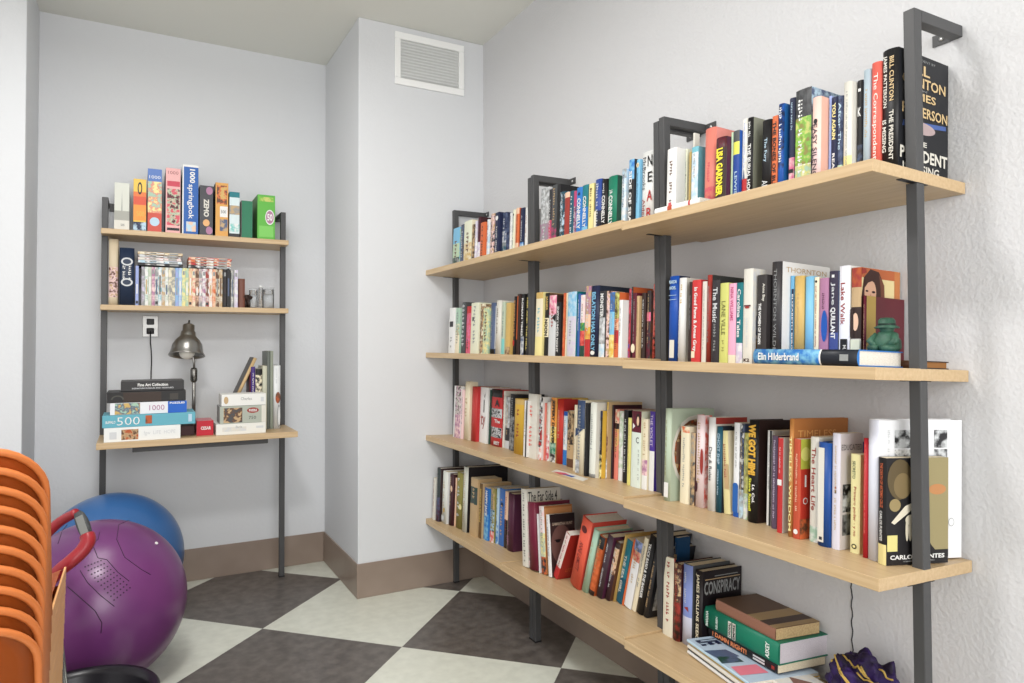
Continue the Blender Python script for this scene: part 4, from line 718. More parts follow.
t=flatbook('book','brown hardback with striped kraft cover, on top of the green book',1.432,1.232,z,math.radians(-5),.030,.152,.225,(150,104,84),None,'brown',False,mat((196,170,124),.8,(180,152,108),scale=200),'books lying on the magazine pile')
fc=Face(t,(0,-.015,.225),(0,0,-1),(1,0,0),.225,.152); fc.N=Vector((0,-1,0)); fc.rect(0,.55,0,1,(92,66,44)); fc.rect(.55,.75,0,1,(160,132,88)); fc.rect(.75,.9,0,1,(64,42,30)); fc.rect(.9,1,0,1,(160,132,88)); fc.done('cover_art','title')

# purple and gold pouch
rn=random.Random(3)
pc=thing('pouch','crumpled purple and gold fabric pouch on the bottom shelf by the wall','pouch',(1.515,1.045,shelf_z(3,1.46,1.0)+.002))
bm=bmesh.new(); bmesh.ops.create_icosphere(bm,subdivisions=5,radius=1)
from mathutils import noise as NZ
for v_ in bm.verts:
    c=v_.co.copy(); k=1+.24*NZ.noise(c*2.1)+.10*NZ.noise(c*5)+.05*NZ.noise(c*9)
    v_.co=Vector((c.x*.055,c.y*.084,(c.z*.5+.46)*.145))*k
    v_.co.z=max(v_.co.z,0.0)
    v_.co.x=min(v_.co.x,.068)
for f_ in bm.faces: f_.smooth=True; f_.material_index=0
obj('fabric',bm,mat((48,24,92),.6,(26,14,40),scale=26,bump=.4,bscale=60),pc)
bm=bmesh.new()
for i in range(9):
    a=rn.uniform(-1.2,1.2); b_=rn.uniform(.2,1.2); pts=[]
    for j in range(9):
        u=(j-4)/4*.45; d=Vector((-math.cos(a+u*.5)*math.cos(b_+u*.3),math.sin(a+u*1.1),math.sin(b_+u*.8)*.9+.15)).normalized(); k=1+.24*NZ.noise(d*2.1)+.10*NZ.noise(d*5)+.05*NZ.noise(d*9)
        q=Vector((d.x*.055,d.y*.084,(d.z*.5+.46)*.145))*k*1.015; q.x=min(q.x,.068); pts.append(q)
    tube(bm,pts,.0022,6)
obj('gold_braid',bm,mat((206,172,84),.45,metal=.3),pc)
# ------------------------------------------------------------------ wall desk on the back wall
dk=thing('wall_desk','wall-mounted desk unit with two maple shelves and dark steel uprights','desk',(0,0,0))
DX0,DX1=-.1445,.687; DYS=3.655; DZ1,DZ2,DZD=1.741,1.390,.787; DYD=3.41
def dboard(name,y0,z,th):
    obj(name,newbox(DX0,DX1,y0,YB-.0005,z-th,z,bev=.0012),WOODX,dk)
dboard('shelf_board',DYS,DZ1,.024); dboard('shelf_board',DYS,DZ2,.024); dboard('desktop',DYD,DZD,.027)
for (a,b_,s) in ((DX0,DX0+.026,1),(DX1-.026,DX1,-1)):
    top=1.899
    f_=obj('upright_post',newbox(a,b_,3.735,3.761,0,top,bev=.0018),STEEL,dk)
    obj('wall_arm',newbox(a,b_,3.761,YB-.0005,top-.026,top,bev=.0015),STEEL,f_)
    yy=(b_,b_+.04) if s>0 else (a-.04,a)
    obj('wall_plate',newbox(yy[0],yy[1],YB-.004,YB-.0005,top-.04,top),STEEL,f_)
    obj('foot_glide',newbox(a-.001,b_+.001,3.734,3.762,0,.006),M('black'),f_)
obj('crossbar',newbox(-.01,.56,3.47,3.495,DZD-.055,DZD-.028,bev=.001),STEEL,dk)

def rbox(name,part,label,cat,x0,x1,y0,y1,z0,z1,c,group,side=None,rotz=0,art=None):
    """cardboard box, its printed end towards the camera side (-Y)"""
    cx,w_=(x0+x1)/2,(x1-x0); t=thing(name,label,cat,(cx,(y0+y1)/2,z0+.0003),(0,0,rotz),group)
    d_=y1-y0; h_=z1-z0-.0004
    bm=newbox(-w_/2,w_/2,-d_/2,d_/2,0,h_,bev=.0012); bm.faces.ensure_lookup_table()
    if side:
        for f in bm.faces:
            if abs(f.normal.y)<.7 or f.normal.y>0: f.material_index=1
    obj(part,bm,[M(c),M(side or c)],t)
    fc=Face(t,(-w_/2,-d_/2,0),(1,0,0),(0,0,1),w_,h_)
    if art:
        for q in art: getattr(fc,q[0])(*q[1:])
    fc.done('print','title'); return t
def dz_(px,py,Y): return onY(px,py,Y)
Z=DZ1; Yf=3.672; gp='puzzle boxes standing on the desk unit top shelf'
def std(x0,x1,yt,c,label,side,art,d_=.2):
    a=onY(x0,yt,Yf); b_=onY(x1,yt,Yf); rbox('puzzle_box','carton',label,'box',a.x,b_.x,Yf,min(Yf+d_,YB-.004),Z,(a.z+b_.z)/2,c,gp,side,0,art)
std(114.5,129.7,182.8,(206,208,198),'pale grey box with a misty tower picture, at the row left end','grey',[('poly',[(.46,.35),(.54,.35),(.5,.85)],(150,150,146)),('rect',0,1,.2,.4,(160,160,152)),('rect',0,1,0,.2,'off_white'),('text','500','dark_grey',.55,.1,.25,.05)])
std(133.6,146.4,179,(240,196,70),'yellow box fading to orange and red, picture at its foot',(176,140,96),[('rect',0,1,.35,.75,(238,120,54)),('rect',0,1,.5,.66,(228,82,50)),('rect',0,1,.2,.5,(244,150,50)),('ell',.5,.82,.18,.12,'black'),('ell',.5,.82,.1,.08,(240,196,70)),('text','500','gold',.55,.33,.6,.1),('rect',0,1,0,.17,'navy+pale_blue')])
std(148,162,169,(206,196,150),'pastel map box with blue head and red foot','slate_blue',[('rect',0,1,.8,1,(84,120,190)),('text','1000','white',.5,.87,.8,.05),('rect',0,1,.3,.8,'pale_yellow+mint+salmon'),('rect',0,1,0,.3,(210,76,60)),('ell',.5,.16,.35,.07,'pale_blue')])
std(165.9,180.7,168.2,(226,170,168),'pink box with red flower picture','grey',[('text','1000',(150,90,90),.5,.93,.7,.05),('rect',.1,.95,.12,.68,'pink_red+maroon+pale_green'),('rect',.1,.95,.72,.8,(206,60,80)),('rect',.1,.95,.04,.08,'black')])
std(182.6,198.6,165,(24,92,178),'tallest puzzle box, blue with white lettering, on the top desk shelf','pale_grey',[('rect',0,.08,0,1,'white'),('rect',0,1,.97,1,'white'),('text','springbok','white',.5,.47,.42,.5,90,.012),('text','1000','white',.62,.84,.34,.2,90,.03),('rect',.25,.85,.04,.18,'pale_blue+peach')])
std(199.8,213.2,185.6,(64,64,70),'charcoal box with pink discs at head and foot','charcoal',[('ell',.72,.9,.25,.08,'mauve'),('ell',.72,.1,.25,.08,'mauve'),('text','ZEMO','off_white',.5,.55,.4,.36,90,.04),('ell',.5,.25,.25,.07,(226,170,110))])
std(215.6,228.4,182.8,(222,160,76),'orange-tan box with small pictures','charcoal',[('rect',.1,.9,.6,.95,'ochre+brown+orange'),('rect',.35,.95,.36,.56,'white'),('text','500','dark_brown',.62,.46,.4,.06),('rect',.35,.95,.1,.32,'slate_blue+tan')])
std(229.5,239.7,192,(206,220,222),'white and teal box with a teal head','grey',[('rect',0,1,.88,1,'teal'),('rect',0,1,.5,.7,'grey+tan'),('rect',0,1,.12,.3,'light_teal+white'),('rect',0,1,0,.08,'charcoal')],.18)
std(241.4,252.6,200.8,(34,118,84),'plain dark green box','off_white',[('rect',0,.06,0,1,'dark_green')],.18)
std(257.5,275.2,195,(92,180,64),'lime green box with round white emblem, at the row right end',(66,130,50),[('ell',.7,.5,.26,.17,'white'),('ell',.7,.5,.22,.145,'mauve'),('text','50','white',.7,.5,.3,.16,0,.03),('rect',.1,.9,.85,.95,'yellow_green+lime'),('rect',.1,.9,.05,.3,(120,200,90))],.2)

# middle shelf: cartons, books, discs
Z=DZ2; Yf=3.69
def std2(x0,x1,yt,c,label,name='disc_case',part='case',cat='disc case',group='disc cases standing on the desk unit shelf',d_=.135,art=None,Y=None,side=None,mks=None):
    Yq=Y or Yf; a=onY(x0,yt,Yq); b_=onY(x1,yt,Yq)
    return rbox(name,part,label,cat,a.x,b_.x,Yq,Yq+d_,Z,(a.z+b_.z)/2,c,group,side,0,art)
g2='books on the desk unit shelf'
def dbook(x0,x1,yt,Yq,Zq,c,label,d_=.14,b=None,cv=None,hb=True,group=g2,rotx=0,art=[],txt=[],mks=[],top=None):
    a=onY(x0,yt,Yq); b_=onY(x1,yt,Yq); th=b_.x-a.x-.0005; h=(top or (a.z+b_.z)/2)-Zq
    t=book('book',label,group,((a.x+b_.x)/2,Yq,Zq+.0004),(0,0,math.radians(90)),th,d_,h,c,b,cv,hb)
    bul=min(th*.16,.005) if hb else min(th*.05,.0012)
    sp=Face(t,(-bul,th/2,0),(0,-1,0),(0,0,1),th,h); rn=random.Random(int(x0))
    for q in art: getattr(sp,q[0])(*q[1:])
    for q in txt: sp.text(*q)
    for q in mks: sp.marks(*q,rn)
    sp.done('spine_art','title'); return t
dbook(109,118.6,239.3,3.70,Z,(206,190,162),'tall cream book with brown picture, beside the left upright',.15,[(0,.12,(206,190,162)),(.12,.58,'tan+brown+pale_pink'),(.58,1,(206,190,162))])
dbook(119.6,134.6,248,3.685,Z,(34,48,72),'thick navy book with ornate white lettering',.16,art=[('ell',.5,.76,.4,.07,'pale_grey'),('ell',.5,.40,.4,.07,'pale_grey'),('ell',.5,.76,.28,.045,(34,48,72)),('ell',.5,.4,.28,.045,(34,48,72))],mks=[('white',.3,.45,.72,.22),('white',.7,.45,.72,.22)])
DV=[(135.6,138.8,'periwinkle','pale lavender')]
cols=[('lilac+grey','lilac'),('mint+white','mint green'),('off_white+sage','sage white'),('pale_pink+mauve','pink'),('white+grey','white'),('turquoise+white','turquoise'),('pale_grey+tan','pale grey'),('sage+white','sage'),('grey+cream','grey and cream'),('cream+grey','cream'),('sky_blue+periwinkle','sky blue'),('periwinkle+pale_blue','periwinkle'),('mint+pale_yellow','pale mint'),('pale_yellow+mint','pale yellow'),('ochre+peach','ochre'),('salmon+cream','salmon'),('peach+brown','peach'),('pale_pink+grey','rose grey'),('mauve+white','mauve'),('white+brick_red','white with red flecks'),('peach+white','pale peach'),('orange+peach','orange'),('cream+brown','cream with brown flecks'),('off_white+tan','off-white')]
x=141.6; step=(222.6-141.6)/len(cols)
DV+= [(x+i*step,x+(i+1)*step-.05,c,n) for i,(c,n) in enumerate(cols)]
DV+=[(223.2,226.6,'dark_brown+black','dark brown'),(226.8,230.4,'black','black'),(231,233.8,'off_white+grey','thin white-grey'),(234.4,238,'white+lilac','clear-edged white')]
dtop=None
for i,(a,b_,c,n) in enumerate(DV):
    yt=265.7 if i==0 else 266.6+(a-141)*.035 if a<231 else 270
    o=std2(a,b_,yt,c,'%s disc case, %s'%(n,'leftmost, beside the thick navy book' if i==0 else ('in the upright row, right of the %s one'%DV[i-1][3])),
      art=[('rect',.3,.7,.3,random.uniform(.5,.8),random.choice(['grey','white','brown','tan','slate_blue']))]+([('rect',.15,.85,.05,.12,'charcoal')] if i%5==0 else []) if i%3!=1 else [('rect',.2,.8,.82,.92,'grey')])
    if 141<a<231: dtop=max(dtop or 0,o.location.z+max(v_.co.z for v_ in o.children[0].data.vertices))
def flatcase(x0,x1,c,z,label,th=.0145):
    a=onY(x0,262,Yf); b_=onY(x1,262,Yf); t=rbox('disc_case','case',label,'disc case',a.x,b_.x,Yf-.004,Yf+.131,z,z+th,c,'disc cases lying on the upright row',None,0,[('rect',.15,.6,.3,.7,'charcoal+white'),('rect',.7,.9,.2,.8,'grey')]); return z+th+.0006
z=dtop+.0006
for c,l in (('black+charcoal','black'),('pale_blue+white','pale blue and white'),('off_white+pale_pink','off-white'),('pale_grey+brown','grey and brown'),('cream+tan','cream')): z=flatcase(137.6+random.uniform(0,1),182+random.uniform(-1,1),c,z,'%s disc case lying in the left-hand flat stack'%l,.0128)
z=dtop+.0006
for c,l in (('black+pale_grey','black'),('red+cream','red and cream'),('orange+off_white','orange'),('peach+red','peach')): z=flatcase(188.2+random.uniform(0,.6),231+random.uniform(-1,1),c,z,'%s disc case lying in the right-hand flat stack'%l,.0128)
Zs=Z
dbook(238.6,245,278.8,3.70,Z,(112,66,52),'small reddish brown book right of the disc cases',.1,hb=False)
e=thing('elephant_figurine','small dark brown animal figurine beside the clear containers','figurine',(onY(247,300,3.73).x,3.73,Z+.0005))
bm=bmesh.new(); tube(bm,[(0,.03,.045),(0,.01,.052),(0,-.015,.050),(0,-.028,.055),(0,-.034,.058)],[.016,.02,.019,.015,.008],10)
for (a,b_) in ((-.008,-.015),(.008,-.015),(-.008,.022),(.008,.022)): tube(bm,[(a,b_,.045),(a,b_,0)],[.007,.006],8)
tube(bm,[(0,-.036,.055),(0,-.046,.04),(0,-.046,.02),(0,-.05,.014)],[.006,.004,.003,.002],8)
for s in (-1,1):
    tube(bm,[(s*.01,-.028,.06),(s*.019,-.024,.056),(s*.016,-.022,.044)],[.006,.007,.003],8)
obj('body',bm,M('dark_brown'),e,True)
GL=D.materials.new('clear_plastic'); GL.use_nodes=True; b_=GL.node_tree.nodes['Principled BSDF']; b_.inputs['Transmission Weight'].default_value=.9; b_.inputs['Roughness'].default_value=.08; b_.inputs['IOR'].default_value=1.12; b_.inputs['Base Color'].default_value=(.96,.97,.98,1)
for i,(a,b2,yt,d) in enumerate(((249.6,258.4,288,3.70),(258.8,263,285.5,3.705),(263.6,275,287,3.70))):
    A=onY(a,yt,d); B=onY(b2,yt,d); r_=(B.x-A.x)/2; t=thing('plastic_container',['short clear plastic container beside the animal figurine','narrow clear plastic tube with white lid, middle of three containers','clear plastic container nearest the right upright'][i],'container',((A.x+B.x)/2,d+r_,Z+.0005),group='clear containers on the desk unit shelf')
    hh=A.z-Z; bm=bmesh.new(); lathe(bm,[(.0001,0),(r_*.96,0),(r_,.004),(r_,hh*.9),(r_-.0012,hh*.9),(r_-.0012,.003),(.0001,.003)],seg=24); obj('body',bm,GL,t,True)
    bm=bmesh.new(); lathe(bm,[(.0001,hh*.6 if i!=1 else hh),(r_-.003,hh*.6 if i!=1 else hh),(r_-.003,.004 if i!=1 else hh*.9),(.0001,.004 if i!=1 else hh*.9)],seg=24); obj('discs' if i!=1 else 'lid',bm,M('pale_grey' if i!=1 else 'white'),t,True)
    if i!=1:
        bm=bmesh.new(); lathe(bm,[(.0001,hh),(r_,hh),(r_,hh*.9),(.0001,hh*.9)],seg=24); obj('lid',bm,GL,t,True)

# desktop piles
def flatbox(x0,x1,yt,yb,Yq,c,label,art,d_=.25,side=None,rotz=0,z=None,group='boxes piled at the left of the desk',dy=0):
    a=onY(x0,(yt+yb)/2,Yq); b2=onY(x1,(yt+yb)/2,Yq); th=.935*(onY((x0+x1)/2,yt,Yq).z-onY((x0+x1)/2,yb,Yq).z)
    rbox('puzzle_box','carton',label,'box',a.x,b2.x,Yq,Yq+d_,z,z+th,c,group,side,rotz,art); return z+th+.0004
z=DZD
z=flatbox(103.8,180.5,425.3,440.3,3.425,(226,228,226),'white box with brown square picture, bottom of the left pile',[('rect',.22,.44,.12,.85,'brown+burnt_orange+tan'),('text','fgw  LIFE  HOPE','pale_grey',.72,.5,.42,.35),('rect',.07,.16,.2,.7,'pale_grey')],.19,z=z)
z=flatbox(102.2,195.4,412,424.8,3.43,(94,170,188),'turquoise box lettered 500, overhanging in the left pile',[('text','500','white',.27,.5,.24,.66,0,-.01),('text','BUFFALO','white',.085,.45,.1,.22,0,.02),('rect',.45,.52,.2,.9,'burnt_orange+brown'),('rect',.92,.96,.2,.85,'pale_blue')],.19,z=z)
z=flatbox(110,186.8,401.8,414.4,3.44,(222,224,228),'white and blue box lettered 1000 with busy mosaic picture',[('rect',.06,.38,.03,.97,'ochre+mint+slate_blue'),('text','1000','mauve',.60,.5,.2,.45),('rect',.745,1,0,1,(16,96,206)),('text','PUZZLES','white',.87,.85,.2,.16,0,.04)],.19,z=z)
z=flatbox(106.8,185.8,389.3,400.6,3.44,(28,27,28),'black box with dim brown panel, fourth in the left pile',[('rect',.2,.68,.05,.95,(52,38,30)),('rect',.79,.9,.15,.75,(58,54,50)),('ell',.13,.3,.08,.4,(70,70,64),20,0,180),('ell',.13,.3,.06,.3,(28,27,28),20,0,180)],.19,z=z)
z=flatbox(120.8,184,379.6,390.4,3.46,(46,45,46),'charcoal box lettered Fine Art Collection, top of left pile',[('text','Fine Art Collection','white',.5,.62,.48,.3,0,.03),('text','SIGNATURE PUZZLES AND TREASURES','pale_grey',.5,.28,.66,.14,0,.02)],.17,z=z,side=(70,70,70))
# red box and right pile
z=DZD
def fb(x0,x1,yt,yb,Yq,*a,**k): return flatbox(x0,x1,yt,yb,Yq,*a,group='boxes at the right of the desk',**k)
fb(196.6,213.5,416.5,432.4,3.47,(204,20,44),'small bright red box at the lamp foot',[('text','CESAR','white',.55,.5,.6,.22,0,.03)],.14,z=z,side=(206,120,128))
a=onY(190,430,3.62)
rbox('puzzle_box','carton','low dark red box tucked behind the left pile','box',.180,.240,3.515,3.62,DZD,DZD+.045,(70,22,24),'boxes at the right of the desk')
z=fb(216.2,265.8,423.3,434.8,3.44,(222,222,216),'white box with faint sketch, bottom of the right pile',[('rect',.12,.6,.3,.7,'off_white+pale_grey'),('text','Paris','grey',.45,.7,.12,.2),('rect',.8,.95,.5,.7,'pale_grey')],.135,z=DZD)
z=fb(219.8,266,404.5,423,3.445,(166,172,160),'grey-green box with brown street picture and red oval label',[('rect',.08,.48,.05,.9,'tan+dark_grey+brown'),('ell',.71,.72,.13,.16,'brick_red'),('text','Hasbro'[:0]+'PUZZLE','white',.71,.72,.17,.13,0,.04),('text','750','dark_grey',.7,.3,.16,.18),('rect',.9,1,0,1,'off_white')],.13,z=z,side='grey')
z=fb(221.6,266,391.7,404,3.45,(224,224,220),'white box with small orange emblem, top of the right pile',[('ell',.1,.5,.05,.32,'tan'),('text','Charles Wysocki'[:7],'grey',.55,.6,.25,.25),('rect',.88,.95,.3,.7,'pale_grey')],.125,z=z)
g3='books leaning at the right of the desk'
# upright books behind the right pile
def ub(x0,x1,yt,Yq,c,label,**k): return dbook(x0,x1,yt,Yq,DZD,c,label,group=g3,**k)
ub(249.6,251.1,372,3.60,'maroon','dark maroon book half hidden behind the tan leaning book',d_=.12,hb=False)
ub(251.2,255.2,366.8,3.585,(66,44,120),'purple book standing behind the right pile',d_=.12,hb=False,mks=[('off_white',.5,.3,.9,.4)])
ub(255.6,262.2,369,3.58,(214,212,196),'cream book with black picture blocks behind the right pile',d_=.14,b=[(0,.9,'cream+black'),(.9,1,'black')],hb=False)
ub(262.6,267.2,366,3.58,(188,188,168),'pale olive-cream book behind the right pile',d_=.14,hb=False)
ub(267.3,270.2,351.3,3.58,(96,102,96),'grey paper-wrapped tall book at the back of the desk',d_=.16,hb=False)
ub(270.4,273.4,351,3.58,(136,142,128),'tall sage grey book beside the white one',d_=.2,hb=False)
ub(273.6,280.5,365.5,3.575,(214,216,216),'white book with round red-brown picture beside the upright',d_=.17,hb=True,art=[('ell',.62,.49,.36,.09,'brown+burnt_orange'),('ell',.75,.2,.22,.18,'grey'),('ell',.8,.2,.16,.15,(214,216,216))],mks=[('pale_grey',.4,.7,.95,.3)])
# tan leaning book
a=onY(239,391,3.60); b2=onY(255,357.5,3.60); an=math.atan2(b2.x-a.x,b2.z-a.z)
L=(DZD+.0)-0; ln=.34
t=book('book','tan hardback leaning steeply against the purple book',g3,(0,0,0),(0,0,0),.016,.14,.26,(196,166,120),None,(60,56,52),True)
Rm_=Matrix.Rotation(an,3,'Y')@Matrix.Rotation(math.radians(90),3,'Z'); t.rotation_euler=Rm_.to_euler()
b3=onY(255.5,358,3.60); t.location=(b3.x-math.sin(an)*.26,3.60,max(DZD+.004,b3.z-math.cos(an)*.26))
# lamp
lm=thing('desk_lamp','brushed steel desk lamp with bell shade over the desk','lamp',(.2504,3.71,DZD+.0005))
ST=mat((150,148,144),.28,metal=.9)
bm=bmesh.new(); lathe(bm,[(.0001,.018),(.02,.018),(.055,.012),(.07,.006),(.072,0),(.0001,0)],seg=32); obj('base',bm,ST,lm,True)
bm=bmesh.new(); tube(bm,[(0,0,.01),(0,0,.30)],.0085,14); tube(bm,[(0,0,.24),(0,0,.30)],.0135,14); obj('pole',bm,ST,lm,True)
bm=bmesh.new(); lathe(bm,[(.0001,.235),(.012,.236),(.016,.245),(.016,.295),(.012,.305),(.0001,.306)],seg=20); obj('sleeve',bm,mat((120,118,114),.25,metal=.9),lm,True)
bm=bmesh.new(); tube(bm,[(0,0,.30),(0,0.0,.335),(-.006,.0,.36),(-.012,.0,.395),(-.018,0,.44)],.006,10); obj('arm',bm,ST,lm,True)
sh=link('lamp_shade',None,lm); bm=bmesh.new(); lathe(bm,[(.0001,.168),(.006,.168),(.006,.16),(.022,.156),(.027,.150),(.027,.122),(.033,.118),(.035,.100),(.040,.092),(.055,.076),(.066,.056),(.071,.034),(.073,.018),(.080,.006),(.082,0),(.078,0),(.069,.018),(.066,.034),(.06,.055),(.05,.073),(.034,.09),(.026,.105),(.02,.14),(.0001,.15)],seg=36)
D.objects.remove(sh); sh=obj('lamp_shade',bm,ST,lm,True,loc=(-.034,-.03,.365),rot=(math.radians(-13),math.radians(4),0))
bm=bmesh.new(); bmesh.ops.create_uvsphere(bm,u_segments=20,v_segments=12,radius=.036); [setattr(f_,'smooth',True) for f_ in bm.faces]
for v_ in bm.verts: v_.co.z=v_.co.z+.018
obj('bulb',bm,mat((236,232,222),.4),sh)
bm=bmesh.new(); tube(bm,[(0,0,.165),(0,0,.178)],.004,8); obj('switch',bm,M('black'),sh)
# cord
CO=Vector((.063,3.88,1.275))-Vector((.2504,3.71,DZD+.0005))
bm=bmesh.new(); pts=[(0,-.02,0),(.0,-.03,-.03)]+[(.003*math.sin(i*.9)+.004*i/3,-.03-.002*i,-.06-i*.035) for i in range(13)]; pts+=[(.02,-.05,-.485),(.09,-.09,-.486),(.15,-.14,-.486)]; tube(bm,pts,.0028,8); cd=obj('power_cord',bm,M('black'),lm,loc=CO)
bm=bmesh.new(); box(bm,-.012,.012,-.022,.010,-.012,.012,bev=.003); obj('plug',bm,M('black'),cd)

# ------------------------------------------------------------------ balls
def ball(name,label,c,r,m):
    t=thing(name,label,'exercise ball',(c[0],c[1],0)); bm=bmesh.new(); bmesh.ops.create_uvsphere(bm,u_segments=72,v_segments=48,radius=r)
    for v_ in bm.verts: v_.co.z+=r+(-.0)
    for f_ in bm.faces: f_.smooth=True
    return t,bm
BLUE=mat((48,98,158),.28,(42,90,148),scale=3,spec=.5)
C2=Vector((-.082,3.45)); r2=.281
t,bm=ball('exercise_ball','blue exercise ball half hidden behind the purple one',C2,r2,BLUE); obj('ball',bm,BLUE,t)
C1=Vector((-.112,2.868)); r1=.288
PUR=mat((108,52,108),.3,(100,46,102),scale=4,spec=.5)
t,bm=ball('exercise_ball','glossy purple exercise ball with dotted grip panel, in front',C1,r1,PUR); ob=obj('ball',bm,PUR,t)
cc=Vector((C1.x,C1.y,r1))
def onball(px,py,k=1.0):
    d=ray(px,py).normalized(); oc=CAM-cc; b_=oc.dot(d); q=b_*b_-(oc.dot(oc)-r1*r1); q=max(q,0); P=CAM+d*(-b_-math.sqrt(q)); return (P-cc)*k+cc-Vector((C1.x,C1.y,0))
DL=mat((52,20,52),.5)
def bline(pts,r=.0013):
    P=[]
    for (a,b_) in zip(pts,pts[1:]):
        n=max(2,int(math.hypot(a[0]-b_[0],a[1]-b_[1])/2))
        for i in range(n): P.append(onball(a[0]+(b_[0]-a[0])*i/n,a[1]+(b_[1]-a[1])*i/n,.9995))
    P.append(onball(*pts[-1],.9995)); bm=bmesh.new(); tube(bm,P,r,6); return bm
def cv(s): return [(40+a/3.3625,480+b_/3.3625) for a,b_ in s]
for s in ([(176,215),(195,262),(225,268),(262,310),(300,340)],[(135,305),(160,345),(200,385),(250,425)],[(300,135),(265,150),(258,200),(285,260),(340,300),(372,318)],[(92,358),(140,400),(185,440),(208,480),(205,515)],[(176,215),(195,200),(200,175)],[(92,150),(75,170),(60,215)]):
    obj('moulded_line',bline(cv(s)),DL,t)
bm=bmesh.new()
for i in range(6):
    for j in range(10):
        a,b_=152+j*10.8+i*10.6, 292+j*12.4-i*(4.2+.45*j)
        px,py=cv([(a,b_)])[0]; p=onball(px,py,1.0); n=(p-Vector((0,0,r1))).normalized()
        u_=n.cross(Vector((0,0,1))).normalized(); w_=n.cross(u_)
        bm.faces.new([bm.verts.new(p+n*.0006+(u_*math.cos(k*math.pi/4)+w_*math.sin(k*math.pi/4))*.0027) for k in range(8)])
gd=obj('grip_dots',bm,DL,t); gd['kind']='stuff'
bm=bmesh.new(); p=onball(156.2,543.3,1.0); n=(p-Vector((0,0,r1))).normalized()
tube(bm,[p-n*.002,p+n*.003],.0055,12); obj('valve_plug',bm,M('white'),t)
# black tub
tb=thing('tub','black round open tub on the floor in front of purple ball','tub',(-.135,2.30,0))
bm=bmesh.new(); lathe(bm,[(.0001,0),(.155,0),(.165,.01),(.190,.17),(.203,.202),(.206,.210),(.200,.216),(.186,.210),(.178,.195),(.155,.012),(.0001,.012)],seg=48); obj('body',bm,mat((22,20,26),.3),tb,True)
# red ring
rg=thing('exercise_ring','red padded exercise ring with grey grip between chairs and ball','exercise ring',(0,0,0))
Yr=2.42
def rp(px,py,Y): 
    p=onY(px,py,Y); return Vector((p.x,p.y,p.z))
ring=[rp(76,513,2.47),rp(66,518,2.50),rp(55,526,2.52),rp(38,545,2.52),rp(15,590,2.50),rp(-5,650,2.47),Vector((-.50,2.44,.012)),Vector((-.44,2.40,.012)),rp(18,640,2.38),rp(42,592,2.37),rp(58,572,2.36),rp(70,562,2.35),rp(82,551,2.36),rp(88,541,2.37),rp(87,535,2.38)]
def smooth(pts,n=5):
    out=[]; P=[pts[0]]+pts+[pts[-1]]
    for i in range(1,len(P)-2):
        for j in range(n):
            s=j/n; a,b_,c_,d_=P[i-1:i+3]; out.append(.5*((2*b_)+(c_-a)*s+(2*a-5*b_+4*c_-d_)*s*s+(3*b_-a-3*c_+d_)*s**3))
    out.append(pts[-1]); return out
R_=mat((158,36,44),.35)
bm=bmesh.new(); sp_=smooth(ring); tube(bm,sp_,[.014+.006*min(1,i/len(sp_)*1.2) for i in range(len(sp_))],12); obj('padded_tube',bm,R_,rg,True)
a=rp(79,513,2.45); b_=rp(87,536,2.39)
bm=bmesh.new(); tube(bm,[a+(b_-a)*i/4 for i in range(5)],[.013,.018,.019,.018,.015],4); g_=obj('grip',bm,M('dark_grey'),rg)
bm=bmesh.new(); n=Vector((-.1,-1,.15)).normalized(); u_=(b_-a).normalized(); w_=u_.cross(n).normalized()
bm.faces.new([bm.verts.new(a+(b_-a)*q+w_*s*.010+n*.021) for q,s in ((.12,-1),(.92,-1),(.92,1),(.12,1))]); bmesh.ops.solidify(bm,geom=bm.faces[:],thickness=.004); obj('grip_plate',bm,mat((176,178,176),.35,metal=.5),g_)

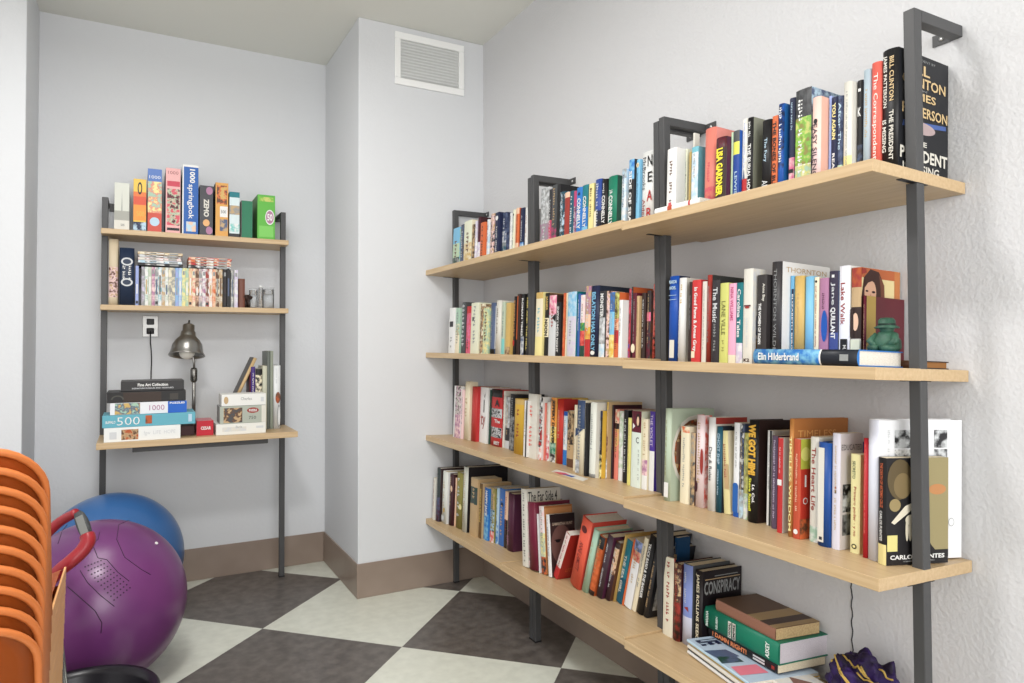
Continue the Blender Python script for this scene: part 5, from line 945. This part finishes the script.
# ------------------------------------------------------------------ stacked chairs
OR=mat((200,92,26),.4,spec=.35); ORR=mat((214,116,52),.38,spec=.45); CH=mat((170,172,176),.2,metal=.95)  # ORR: paler orange paints in the light caught along the back rims
def rrect(w,h,r,n=8):
    """open outline of the back: up the left side, over rounded shoulders, down the right"""
    pts=[(-w/2,0)]
    for i in range(n+1): a=math.pi-math.pi/2*i/n; pts.append((-w/2+r+r*math.cos(a),h-r+r*math.sin(a)))
    for i in range(n+1): a=math.pi/2-math.pi/2*i/n; pts.append((w/2-r+r*math.cos(a),h-r+r*math.sin(a)))
    pts.append((w/2,0)); return pts
CW=.44; BH=.33; SZ=.43
def chair_proto(label):
    t=thing('stacking_chair',label,'chair',(0,0,0),group='orange chairs nested in one stack')
    out=rrect(CW,BH,.085)
    def bp(x,z,off=0):  # back plane: leans towards -Y at the top, wraps forward at the sides
        return Vector((x,.085-.26*z+.05*(abs(x)/(CW/2))**4*1.0-.0+off,SZ+z))
    bm=bmesh.new(); NX,NZ_=16,14; g=[]
    for j in range(NZ_+1):
        row=[]; z=BH*j/NZ_
        # half-width at this height
        r=.085; hw=CW/2
        if z>BH-r: q=z-(BH-r); hw=CW/2-r+math.sqrt(max(r*r-q*q,0))
        for i in range(NX+1): row.append(bm.verts.new(bp(-hw+2*hw*i/NX,z)))
        g.append(row)
    for j in range(NZ_):
        for i in range(NX): bm.faces.new((g[j][i],g[j][i+1],g[j+1][i+1],g[j+1][i])).smooth=True
    bmesh.ops.solidify(bm,geom=bm.faces[:],thickness=.004); obj('backrest',bm,OR,t,True)
    bm=bmesh.new(); tube(bm,[bp(x,z,-.003) for x,z in out],.0065,8); obj('back_rim',bm,ORR,t,True)
    # seat with turned-down sides
    bm=bmesh.new(); g=[]; W2=.219; NX=18
    for j in range(11):
        y=.085+.40*j/10; row=[]
        for i in range(NX+1):
            u=-1+2*i/NX; x=u*W2; z=SZ-.004-.018*math.cos(u*math.pi/2)*1.0*math.sin(math.pi*min(j/10,1))+.02*(abs(u)**3)-.0
            if j>7: z-=.012*(j-7)**1.3*.6
            row.append(bm.verts.new((x,y,z)))
        g.append(row)
    for j in range(10):
        for i in range(NX): bm.faces.new((g[j][i],g[j][i+1],g[j+1][i+1],g[j+1][i])).smooth=True
    bmesh.ops.solidify(bm,geom=bm.faces[:],thickness=.004); obj('seat',bm,OR,t,True)
    bm=bmesh.new()
    for s in (-1,1): box(bm,min(s*W2,s*(W2+.004)),max(s*W2,s*(W2+.004)),.10,.47,SZ-.0325,SZ-.0035,bev=.001)
    obj('seat_skirt',bm,mat((230,170,108),.4),t)  # skirt coloured as lit orange plastic, its brightness painted in
    for sx in (-1,1):
        for (ya,yb_) in ((.13,.03),(.40,.47)):
            bm=bmesh.new(); tube(bm,[(sx*.12,(ya+.265)/2,SZ-.03),(sx*.19,ya,SZ-.034),(sx*.205,ya+(yb_-ya)*.1,SZ-.06),(sx*.235,yb_,.004)],.0095,10); L_=obj('leg',bm,CH,t,True)
            bm=bmesh.new(); tube(bm,[(sx*.235,yb_,0),(sx*.236,yb_,.02)],.012,10); obj('foot_cap',bm,M('charcoal'),L_)
    return t
def copy_tree(o,parent=None):
    c=o.copy(); COL.objects.link(c)
    if parent: c.parent=parent
    for ch in o.children: copy_tree(ch,c)
    return c
ordn=['lowest','second from the bottom','third from the bottom','fourth from the bottom','fifth from the bottom','fifth from the top','fourth from the top','third from the top','second from the top','topmost']
proto=chair_proto('orange plastic stacking chair with chrome legs, lowest of the stack of ten')
for i in range(10):
    if i==0: o=proto
    else:
        o=copy_tree(proto); tag(o,'orange plastic stacking chair, %s in the stack of ten'%ordn[i],'chair','orange chairs nested in one stack')
    o.location=(-.360,1.34+.010*i,.0298*i-.003)
